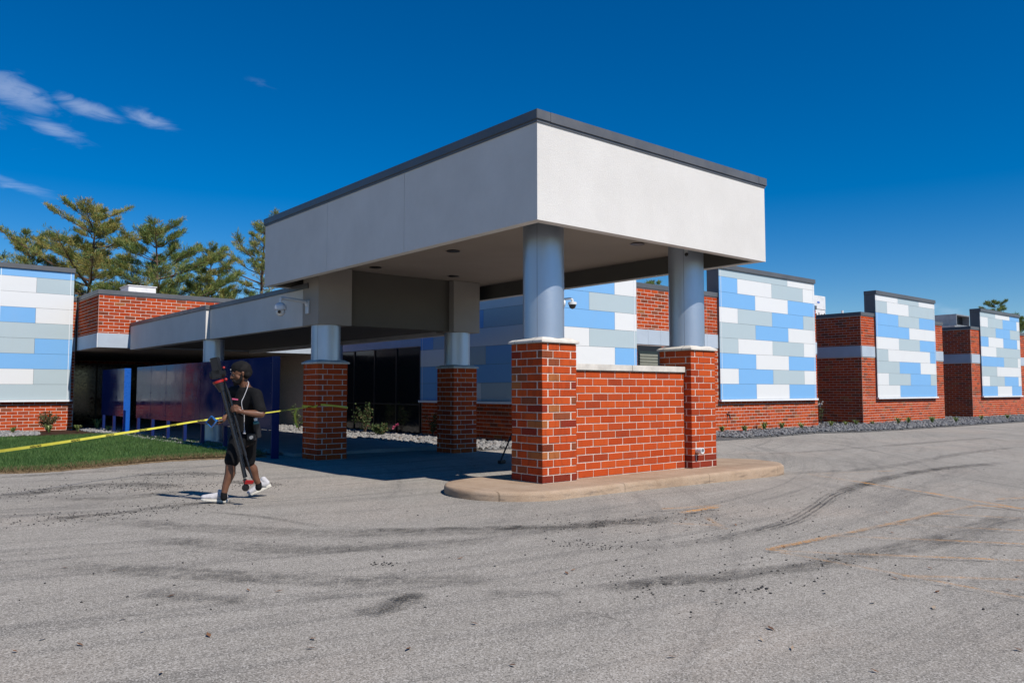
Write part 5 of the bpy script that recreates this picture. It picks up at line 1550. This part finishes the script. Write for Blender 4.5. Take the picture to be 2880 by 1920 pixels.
# ------------------------------------------------------------------ person with tripod
def z3(x, y, d): return on_d(500 + .31898 * x, 950 + .31898 * y, d)
class Blob:
    """tapered limbs as convex hulls, fused by a voxel remesh into one continuous skin"""
    def __init__(s): s.bm = bmesh.new()
    def limb(s, *pr):
        for (p0, r0), (p1, r1) in zip(pr[:-1], pr[1:]):
            vs_ = []
            for p, r in ((p0, r0), (p1, r1)):
                rv = Vector(r) if not isinstance(r, (int, float)) else Vector((r, r, r))
                for c in ICO2: vs_.append(s.bm.verts.new((p[0] + c[0] * rv.x, p[1] + c[1] * rv.y, p[2] + c[2] * rv.z)))
            r_ = bmesh.ops.convex_hull(s.bm, input=vs_)
            bad = list({e for e in r_['geom_interior'] + r_['geom_unused'] if isinstance(e, bmesh.types.BMVert)})
            if bad: bmesh.ops.delete(s.bm, geom=bad, context='VERTS')
        return s
    def hull(s, pts):
        vs_ = [s.bm.verts.new(p) for p in pts]; r_ = bmesh.ops.convex_hull(s.bm, input=vs_)
        bad = list({e for e in r_['geom_interior'] + r_['geom_unused'] if isinstance(e, bmesh.types.BMVert)})
        if bad: bmesh.ops.delete(s.bm, geom=bad, context='VERTS')
        return s
    def build(s, name, mat, parent, voxel=0.008, smooth=4):
        me = bpy.data.meshes.new(name); s.bm.normal_update(); s.bm.to_mesh(me); s.bm.free()
        o = bpy.data.objects.new(name, me); COL.objects.link(o)
        m = o.modifiers.new('r', 'REMESH'); m.mode = 'VOXEL'; m.voxel_size = voxel
        if smooth:
            m2 = o.modifiers.new('s', 'SMOOTH'); m2.iterations = smooth; m2.factor = 0.5
        dg = bpy.context.evaluated_depsgraph_get()
        ev = bpy.data.meshes.new_from_object(o.evaluated_get(dg))
        bpy.data.objects.remove(o)
        ev.materials.clear(); ev.materials.append(mat)
        ev.polygons.foreach_set('use_smooth', [True] * len(ev.polygons))
        return link(name, ev, parent, (0, 0, 0))
bm_ = bmesh.new(); bmesh.ops.create_icosphere(bm_, subdivisions=2, radius=1); ICO2 = [v.co[:] for v in bm_.verts]; bm_.free()

def person():
    base = on_g(690, 1400)
    root = empty('person', (base.x, base.y, 0), 'person in black cap, black T-shirt and shorts with white shoes carrying a tripod', 'person')
    m = Mat('skin'); w = m.world()
    m.set(m.ramp(m.noise(w, 14, 4), [(0.3, (0.115, 0.050, 0.028)), (0.7, (0.165, 0.076, 0.044))]), 0.45, spec=0.4)
    SK = m.m
    SH = simple('black_cotton', (0.007, 0.007, 0.008), 0.9, var=0.3, scale=10, spec=0.2, bump=0.5, bscale=18)
    ST = simple('black_shorts', (0.006, 0.006, 0.007), 0.85, var=0.3, scale=10, spec=0.2, bump=0.5, bscale=18)
    HR = simple('black_hair', (0.009, 0.008, 0.008), 0.8, spec=0.2, bump=0.8, bscale=160)
    WS = simple('white_knit', (0.50, 0.49, 0.51), 0.85, var=0.12, scale=30, bump=0.5, bscale=200)
    SO = simple('white_sole', (0.60, 0.57, 0.50), 0.6, var=0.08, scale=12)
    D0 = 9.36
    # skeleton
    fw = (-Rv * 0.86 - Vector((Fv.x, Fv.y, 0)) * 0.5).normalized()      # walking direction
    lf = Vector((0, 0, 1)).cross(fw)                                     # his left, towards the camera
    up = Vector((0, 0, 1))
    hd = z3(553, 318, 9.30)
    neck0, neck1 = z3(603, 455, 9.36), z3(575, 375, 9.33)
    shL, shR = z3(690, 500, 9.20), z3(492, 472, 9.50)
    elL, wrL = z3(738, 672, 9.10), z3(580, 655, 9.02)
    elR, wrR = z3(455, 650, 9.55), z3(400, 725, 9.40)
    hipL, hipR = z3(545, 890, 9.27), z3(610, 885, 9.45)
    knF, anF = z3(466, 1110, 9.15), z3(408, 1372, 9.10)
    knB, anB = z3(622, 1110, 9.52), z3(713, 1285, 9.60)
    b = Blob()
    # head: skull, jaw, nose, brow, lips, ears
    fd = (fw * 0.96 - up * 0.22).normalized()                            # he looks down and ahead
    hu = (up - fd * up.dot(fd)).normalized(); hl = hu.cross(fd)
    def H_(f, l, u): return hd + fd * f + hl * l + hu * u
    b.limb((H_(-0.022, 0, 0.03), 0.092), (H_(0.018, 0, 0.035), 0.082))
    b.limb((H_(0.01, 0, -0.03), 0.068), (H_(0.048, 0, -0.085), 0.040))
    b.limb((H_(0.045, 0, 0.0), 0.056), (H_(0.05, 0, -0.06), 0.042))
    b.limb((H_(0.092, 0, 0.018), 0.011), (H_(0.112, 0, -0.022), 0.015))
    b.limb((H_(0.100, 0.014, -0.024), 0.010), (H_(0.100, -0.014, -0.024), 0.010))
    b.limb((H_(0.082, 0.036, 0.026), 0.014), (H_(0.088, 0.0, 0.028), 0.014), (H_(0.082, -0.036, 0.026), 0.014))
    b.limb((H_(0.088, 0.020, -0.056), 0.010), (H_(0.094, 0.0, -0.055), 0.012), (H_(0.088, -0.020, -0.056), 0.010))
    for s_ in (1, -1):
        b.limb((H_(-0.012, 0.088 * s_, 0.012), 0.016), (H_(-0.006, 0.084 * s_, -0.022), 0.011))
        b.limb((H_(0.05, 0.045 * s_, -0.015), 0.026), (H_(0.03, 0.05 * s_, -0.05), 0.022))
    b.limb((neck1, 0.056), (neck0, 0.064))
    b.limb((neck0, 0.07), (z3(590, 560, 9.36), 0.12), (z3(585, 780, 9.36), 0.11), (z3(578, 880, 9.36), 0.12))
    for s_, e, wr in ((shL, elL, wrL), (shR, elR, wrR)):
        b.limb((neck0, 0.06), (s_, 0.058), (s_.lerp(e, 0.45), 0.052), (e, 0.041), (e.lerp(wr, 0.3), 0.043), (wr, 0.026))
    # left hand closed round the tripod leg
    DH = 9.00
    b.limb((wrL, 0.026), (z3(552, 645, DH), 0.029), (z3(530, 632, DH), 0.030))
    b.limb((z3(545, 618, DH), 0.020), (z3(528, 652, DH), 0.020))
    for i, (yy, ln) in enumerate(((604, 1.0), (618, 1.08), (632, 1.02), (645, 0.85))):
        k0 = z3(526, yy + 4, DH - 0.018); k1 = z3(526 - 26 * ln, yy - 4, DH - 0.040); k2 = z3(526 - 50 * ln, yy + 2, DH - 0.030); k3 = z3(526 - 56 * ln, yy + 8, DH - 0.005)
        b.limb((k0, 0.0105), (k1, 0.0095), (k2, 0.0088), (k3, 0.0078))
    b.limb((z3(540, 612, DH), 0.014), (z3(517, 594, DH + 0.0), 0.011), (z3(492, 592, DH + 0.012), 0.009))
    # right hand round the small monitor's grip
    b.limb((wrR, 0.026), (z3(383, 730, 9.36), 0.030))
    for i in range(4):
        b.limb((z3(380, 722 + 9 * i, 9.34), 0.010), (z3(362, 722 + 10 * i, 9.31), 0.009), (z3(360, 728 + 10 * i, 9.34), 0.008))
    b.limb((z3(388, 718, 9.36), 0.012), (z3(368, 712, 9.36), 0.009))
    # legs
    b.limb((hipL, 0.095), (hipL.lerp(knF, 0.5), 0.083), (knF, 0.057), (knF.lerp(anF, 0.32) + (-fw) * 0.018, 0.060), (knF.lerp(anF, 0.7), 0.042), (anF, 0.034), (anF + Vector((0, 0, -0.05)), 0.034))
    b.limb((hipR, 0.095), (hipR.lerp(knB, 0.5), 0.083), (knB, 0.057), (knB.lerp(anB, 0.32) + (-fw) * 0.012 + up * 0.015, 0.059), (knB.lerp(anB, 0.7), 0.042), (anB, 0.034), (anB + Vector((0, 0, -0.04)), 0.034))
    b.build('body', SK, root, 0.0055, 2)
    # eyes
    for s_ in (1, -1):
        mb = MB(); c = H_(0.083, 0.032 * s_, 0.006); mb.ball(c, 0.009, 10, 8); mb.build('eye', simple('eye_white', (0.16, 0.14, 0.13), 0.3) if s_ == 1 else bpy.data.materials['eye_white'], root, smooth=True)
    # beard, hair, cap
    b = Blob()
    b.limb((H_(0.02, 0.066, -0.055), 0.022), (H_(0.055, 0.040, -0.092), 0.026), (H_(0.080, 0, -0.100), 0.026), (H_(0.055, -0.040, -0.092), 0.026), (H_(0.02, -0.066, -0.055), 0.022))
    b.limb((H_(0.085, 0.030, -0.075), 0.014), (H_(0.098, 0.026, -0.044), 0.008), (H_(0.103, 0, -0.038), 0.009), (H_(0.098, -0.026, -0.044), 0.008), (H_(0.085, -0.030, -0.075), 0.014))
    b.limb((H_(0.0, 0.080, -0.005), 0.013), (H_(0.02, 0.070, -0.05), 0.018)); b.limb((H_(0.0, -0.080, -0.005), 0.013), (H_(0.02, -0.070, -0.05), 0.018))
    b.build('beard', HR, root, 0.006, 2)
    b = Blob(); b.limb((H_(-0.035, 0, 0.045), 0.104), (H_(-0.05, 0, 0.015), 0.092)); b.limb((H_(-0.06, 0.05, -0.02), 0.045), (H_(-0.06, -0.05, -0.02), 0.045)); b.build('hair', HR, root, 0.008, 2)
    b = Blob(); b.limb((H_(-0.022, 0, 0.060), 0.098), (H_(0.014, 0, 0.064), 0.088))
    b.limb((H_(-0.085, 0.045, 0.030), 0.018), (H_(-0.125, 0.0, 0.012), 0.016), (H_(-0.085, -0.045, 0.030), 0.018))
    cp = b.build('cap', SH, root, 0.007, 3)
    mb = MB(); mb.obox(H_(0.101, 0.010, 0.074), fd * 0.003, hl * 0.016, hu * 0.005); mb.build('cap_mark', WS, cp)
    mb = MB(); mb.obox(H_(0.100, 0.0, 0.046), fd * 0.003, hl * 0.005, hu * 0.007); mb.build('cap_buckle', WS, cp)
    # T-shirt
    b = Blob()
    b.limb((z3(598, 452, 9.37), 0.072), (z3(605, 500, 9.36), 0.12), (z3(600, 600, 9.36), (0.155, 0.145, 0.13)), (z3(590, 760, 9.37), (0.145, 0.14, 0.10)), (z3(588, 850, 9.37), (0.155, 0.15, 0.05)))
    for s_, e in ((shL, elL), (shR, elR)):
        b.limb((z3(600, 475, 9.36), 0.075), (s_, 0.074), (s_.lerp(e, 0.5), 0.070), (s_.lerp(e, 0.78), 0.070))
    b.limb((shL, 0.07), (z3(610, 610, 9.30), 0.12)); b.limb((shR, 0.07), (z3(570, 610, 9.42), 0.12))
    sh = b.build('t_shirt', SH, root, 0.010, 4)
    c = z3(505, 540, 9.185)
    mb = MB(); mb.obox(c, Rv * 0.034 - up * 0.004, Vector((Fv.x, Fv.y, 0)) * 0.004, up * 0.008); mb.build('chest_print', M_PINK, sh)
    # shorts
    b = Blob()
    b.limb((z3(585, 830, 9.37), (0.15, 0.145, 0.05)), (z3(578, 900, 9.36), (0.155, 0.15, 0.08)))
    b.limb((hipL, 0.115), (hipL.lerp(knF, 0.55), 0.098), (hipL.lerp(knF, 0.86), 0.086)); b.limb((hipR, 0.115), (hipR.lerp(knB, 0.55), 0.098), (hipR.lerp(knB, 0.86), 0.086))
    b.build('shorts', ST, root, 0.010, 3)
    # shoes
    def shoe(heel, toe, lift, nm):
        dr = (toe - heel); L = dr.length; dr.normalize(); sd_ = dr.cross(up).normalized(); uu = sd_.cross(dr)
        def Q(a, s_, u): return heel + dr * a * L + sd_ * s_ + uu * u
        b = Blob()
        b.limb((Q(0.10, 0, 0.062), (0.040, 0.040, 0.045)), (Q(0.30, 0, 0.068), (0.042, 0.042, 0.046)), (Q(0.62, 0, 0.054), (0.046, 0.046, 0.038)), (Q(0.88, 0, 0.044), (0.040, 0.040, 0.028)))
        b.limb((Q(0.12, 0, 0.09), 0.036), (Q(0.16, 0, 0.118), 0.040)); b.limb((Q(0.28, 0, 0.10), 0.034), (Q(0.34, 0, 0.125), 0.020))
        up_ = b.build('shoe', WS, root, 0.006, 3)
        b = Blob(); pts = []
        for a, wd in ((-0.04, 0.022), (0.04, 0.036), (0.3, 0.040), (0.66, 0.049), (0.88, 0.040), (1.0, 0.018)):
            for s_ in (-1, 1):
                tz = 0.0 + (0.012 if a > 0.9 else 0)
                pts += [Q(a, s_ * wd, tz), Q(a, s_ * wd, 0.026 + (0.010 if a < 0.1 else 0))]
        b.hull([p[:] for p in pts]); b.build('sole', SO, up_, 0.005, 1)
        mb = MB()
        for k in range(4):
            a = 0.38 + 0.09 * k; mb.path([Q(a, -0.030, 0.088 - 0.011 * k), Q(a + 0.02, 0, 0.103 - 0.013 * k), Q(a, 0.030, 0.088 - 0.011 * k)], 0.004, 5)
        mb.build('lace', SO, up_)
        mb = MB(); mb.path([Q(0.15, -0.047, 0.03), Q(0.3, -0.048, 0.06), Q(0.36, -0.040, 0.09)], 0.005, 5); mb.path([Q(0.15, 0.047, 0.03), Q(0.3, 0.048, 0.06), Q(0.36, 0.040, 0.09)], 0.005, 5)
        mb.build('side_stripe', M_GALV, up_)
    h1 = on_g(637, 1413); h1.z += 0.004
    t1 = on_d(581, 1407, (h1 - CAM).dot(Fv) - 0.06)
    t1 = h1 + (t1 - h1).normalized() * 0.285; t1.z = h1.z + 0.030
    shoe(h1, t1, 0, 'front')
    t2 = on_g(700, 1397); t2.z += 0.004
    h2 = on_d(744, 1376, (t2 - CAM).dot(Fv) + 0.06); h2 = t2 + (h2 - t2).normalized() * 0.28
    shoe(h2, t2, 0, 'rear')
    for an in (anF, anB):
        b = Blob(); b.limb((an + Vector((0, 0, -0.045)), 0.040), (an + Vector((0, 0, 0.0)), 0.038)); b.build('sock', SH, root, 0.007, 2)
    # white headphone cord round the neck
    pts = [z3(614, 384, 9.27), z3(625, 396, 9.24), z3(610, 450, 9.19), z3(582, 520, 9.15), z3(563, 565, 9.13), z3(570, 625, 9.13), z3(585, 680, 9.14), z3(586, 760, 9.15), z3(588, 815, 9.16)]
    mb = MB(); mb.path(catmull(pts, 5), 0.0042, 6); cordo = mb.build('headphone_cord', WS, root, smooth=True)
    mb = MB(); e = pts[-1]; mb.tube(e, e - up * 0.03, 0.010, n=8); mb.tube(e - up * 0.03 - Rv * 0.014, e - up * 0.035 + Rv * 0.014, 0.008, n=8); mb.build('earbud', WS, cordo)
    mb = MB(); mb.tube(z3(576, 652, 9.02), z3(568, 652, 9.02), 0.031, n=14); mb.build('wristband', M_GALV, root)
    return fw, lf
person()

def tripod():
    DT = 8.98
    CF = simple('carbon_tube', (0.016, 0.016, 0.018), 0.25, var=0.2, scale=30, spec=0.5)
    RED = simple('red_anodised', (0.30, 0.012, 0.010), 0.35)
    foot = z3(600, 1300, DT)
    root = empty('tripod', foot, 'black folded camera tripod with red collar carried in front of the person', 'tripod')
    def leg(a, bq, c_, r):
        mb = MB(); mb.tube(a, bq, r, r, 14); mb.tube(bq, c_, r * 0.82, r * 0.82, 14); lg = mb.build('leg', CF, root, smooth=True)
        mb = MB(); d = (c_ - a).normalized(); mb.tube(bq - d * 0.03, bq + d * 0.03, r * 1.35, r * 1.25, 14); q = a.lerp(bq, 0.52); mb.tube(q - d * 0.025, q + d * 0.025, r * 1.35, r * 1.3, 14); mb.build('leg_clamp', M_BLACK, lg, smooth=True)
        return lg
    leg(z3(380, 420, DT), z3(540, 1010, DT), z3(588, 1235, DT), 0.019)
    leg(z3(445, 470, DT + 0.02), z3(592, 1015, DT + 0.02), z3(655, 1235, DT + 0.02), 0.0125)
    leg(z3(410, 430, DT + 0.07), z3(552, 1000, DT + 0.08), z3(605, 1225, DT + 0.08), 0.013)
    mb = MB(); mb.tube(z3(360, 395, DT), z3(372, 425, DT), 0.055, 0.045, 20); mb.tube(z3(372, 425, DT), z3(390, 470, DT), 0.042, 0.030, 16); bowl = mb.build('bowl', M_BLACK, root, smooth=True)
    mb = MB(); mb.tube(z3(355, 378, DT), z3(362, 398, DT), 0.062, 0.060, 24); mb.build('red_collar', RED, bowl, smooth=True)
    mb = MB(); ax = (z3(325, 200, DT) - z3(365, 380, DT)).normalized(); sx = ax.cross(Fv).normalized()
    c = z3(352, 318, DT); mb.obox(c, sx * 0.055, Fv * 0.05, ax * 0.05); mb.tube(c - sx * 0.085, c + sx * 0.085, 0.045, n=16); hdq = mb.build('fluid_head', M_BLACK, root, bevel=0.010)
    mb = MB(); c = z3(340, 250, DT); mb.obox(c, sx * 0.042, Fv * 0.05, ax * 0.10); mb.build('camera_plate', M_BLACK, root, bevel=0.008)
    mb = MB(); c = z3(322, 196, DT); mb.obox(c, sx * 0.040, Fv * 0.045, ax * 0.012); mb.build('plate_top', M_GALV, root, bevel=0.003)
    mb = MB(); c = z3(406, 262, DT - 0.03); mb.ball(c, 0.015, 12, 8); c = z3(424, 366, DT); mb.ball(c, 0.018, 12, 8); mb.build('red_knob', RED, hdq, smooth=True)
    mb = MB(); c = z3(440, 400, DT + 0.03); mb.tube(z3(395, 340, DT + 0.03), z3(475, 560, DT + 0.06), 0.012, 0.012, 10); mb.build('pan_handle', M_BLACK, root, smooth=True)
    mb = MB(); mb.tube(z3(580, 1262, DT), z3(668, 1268, DT), 0.018, n=12); mb.obox(z3(628, 1278, DT), Rv * 0.045, Fv * 0.025, (0, 0, 0.010)); sp = mb.build('spreader', RED, root, bevel=0.006)
    mb = MB(); c = z3(598, 1318, DT); d = (Fv * 0.9 + Vector((0, 0, 0.2)) + Rv * -0.2).normalized(); mb.tube(c - d * 0.012, c + d * 0.012, 0.040, n=20); mb.tube(z3(592, 1240, DT), c, 0.018, n=12); mb.build('rubber_foot', M_BLACK, root, smooth=True)
    mb = MB(); mb.obox(z3(376, 440, DT - 0.026), sx * 0.008, Fv * 0.001, ax * 0.022); mb.build('leg_marking', M_TRIM, root)
tripod()
def gadget():
    M_RIM = simple('sky_reflection_rim', (0.03, 0.20, 0.60), 0.25, 0.3)  # sky reflection put into the rim's blue
    d = 9.28
    a, b_, c, e = z3(300, 690, d), z3(352, 735, d), z3(300, 787, d), z3(243, 738, d)
    ctr = (a + b_ + c + e) / 4
    root = empty('handheld_monitor', ctr, 'small square black monitor with bright blue rim in the person\'s far hand', 'monitor')
    u = (b_ - a).normalized(); v = (e - a); v = (v - u * v.dot(u)).normalized(); n = u.cross(v)
    hw, hh = (b_ - a).length / 2, (e - a).length / 2
    mb = MB(); mb.obox(ctr, u * (hw - 0.006), v * (hh - 0.006), n * 0.014); mb.build('screen_body', M_LENS, root)
    mb = MB()
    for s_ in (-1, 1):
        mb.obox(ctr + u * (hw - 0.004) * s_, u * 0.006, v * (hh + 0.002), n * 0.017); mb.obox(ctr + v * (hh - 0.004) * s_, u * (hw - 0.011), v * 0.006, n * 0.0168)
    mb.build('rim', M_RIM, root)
    mb = MB(); mb.tube(ctr + Rv * 0.05 + Fv * 0.015, z3(398, 728, 9.34), 0.013, n=10); mb.build('grip', M_BLACK, root, smooth=True)
gadget()
def bottle():
    M_TEAL = simple('teal_plastic', (0.02, 0.17, 0.20), 0.2, spec=0.6)
    t, bq = z3(688, 728, 9.26), z3(697, 800, 9.27)
    root = empty('water_bottle', bq, 'teal water bottle hanging at the person\'s hip', 'bottle')
    ax = (t - bq).normalized()
    mb = MB(); mb.tube(bq - ax * 0.07, bq.lerp(t, 0.85), 0.034, 0.034, 16); mb.tube(bq.lerp(t, 0.85), t, 0.034, 0.018, 16); mb.build('flask', M_TEAL, root, smooth=True)
    mb = MB(); mb.tube(t, t + ax * 0.03, 0.020, n=14); mb.build('lid', M_TRIM, root, smooth=True)
    mb = MB(); mb.tube(bq - ax * 0.10, bq + ax * 0.06, 0.040, n=16); mb.build('sleeve', M_BLACK, root, smooth=True)
bottle()
def pouch():
    c = z3(652, 872, 9.22)
    root = empty('camera_pouch', c, 'small camera clipped at the person\'s waist below the bottle', 'camera')
    mb = MB(); mb.obox(c, Rv * 0.05, Vector((Fv.x, Fv.y, 0)) * 0.035, (0, 0, 0.04)); mb.build('case', M_BLACK, root, bevel=0.01)
    mb = MB(); mb.tube(c - Fv * 0.03 + Rv * 0.01, c - Fv * 0.065 + Rv * 0.012, 0.020, n=16); mb.build('lens', M_GALV, root, smooth=True)
pouch()
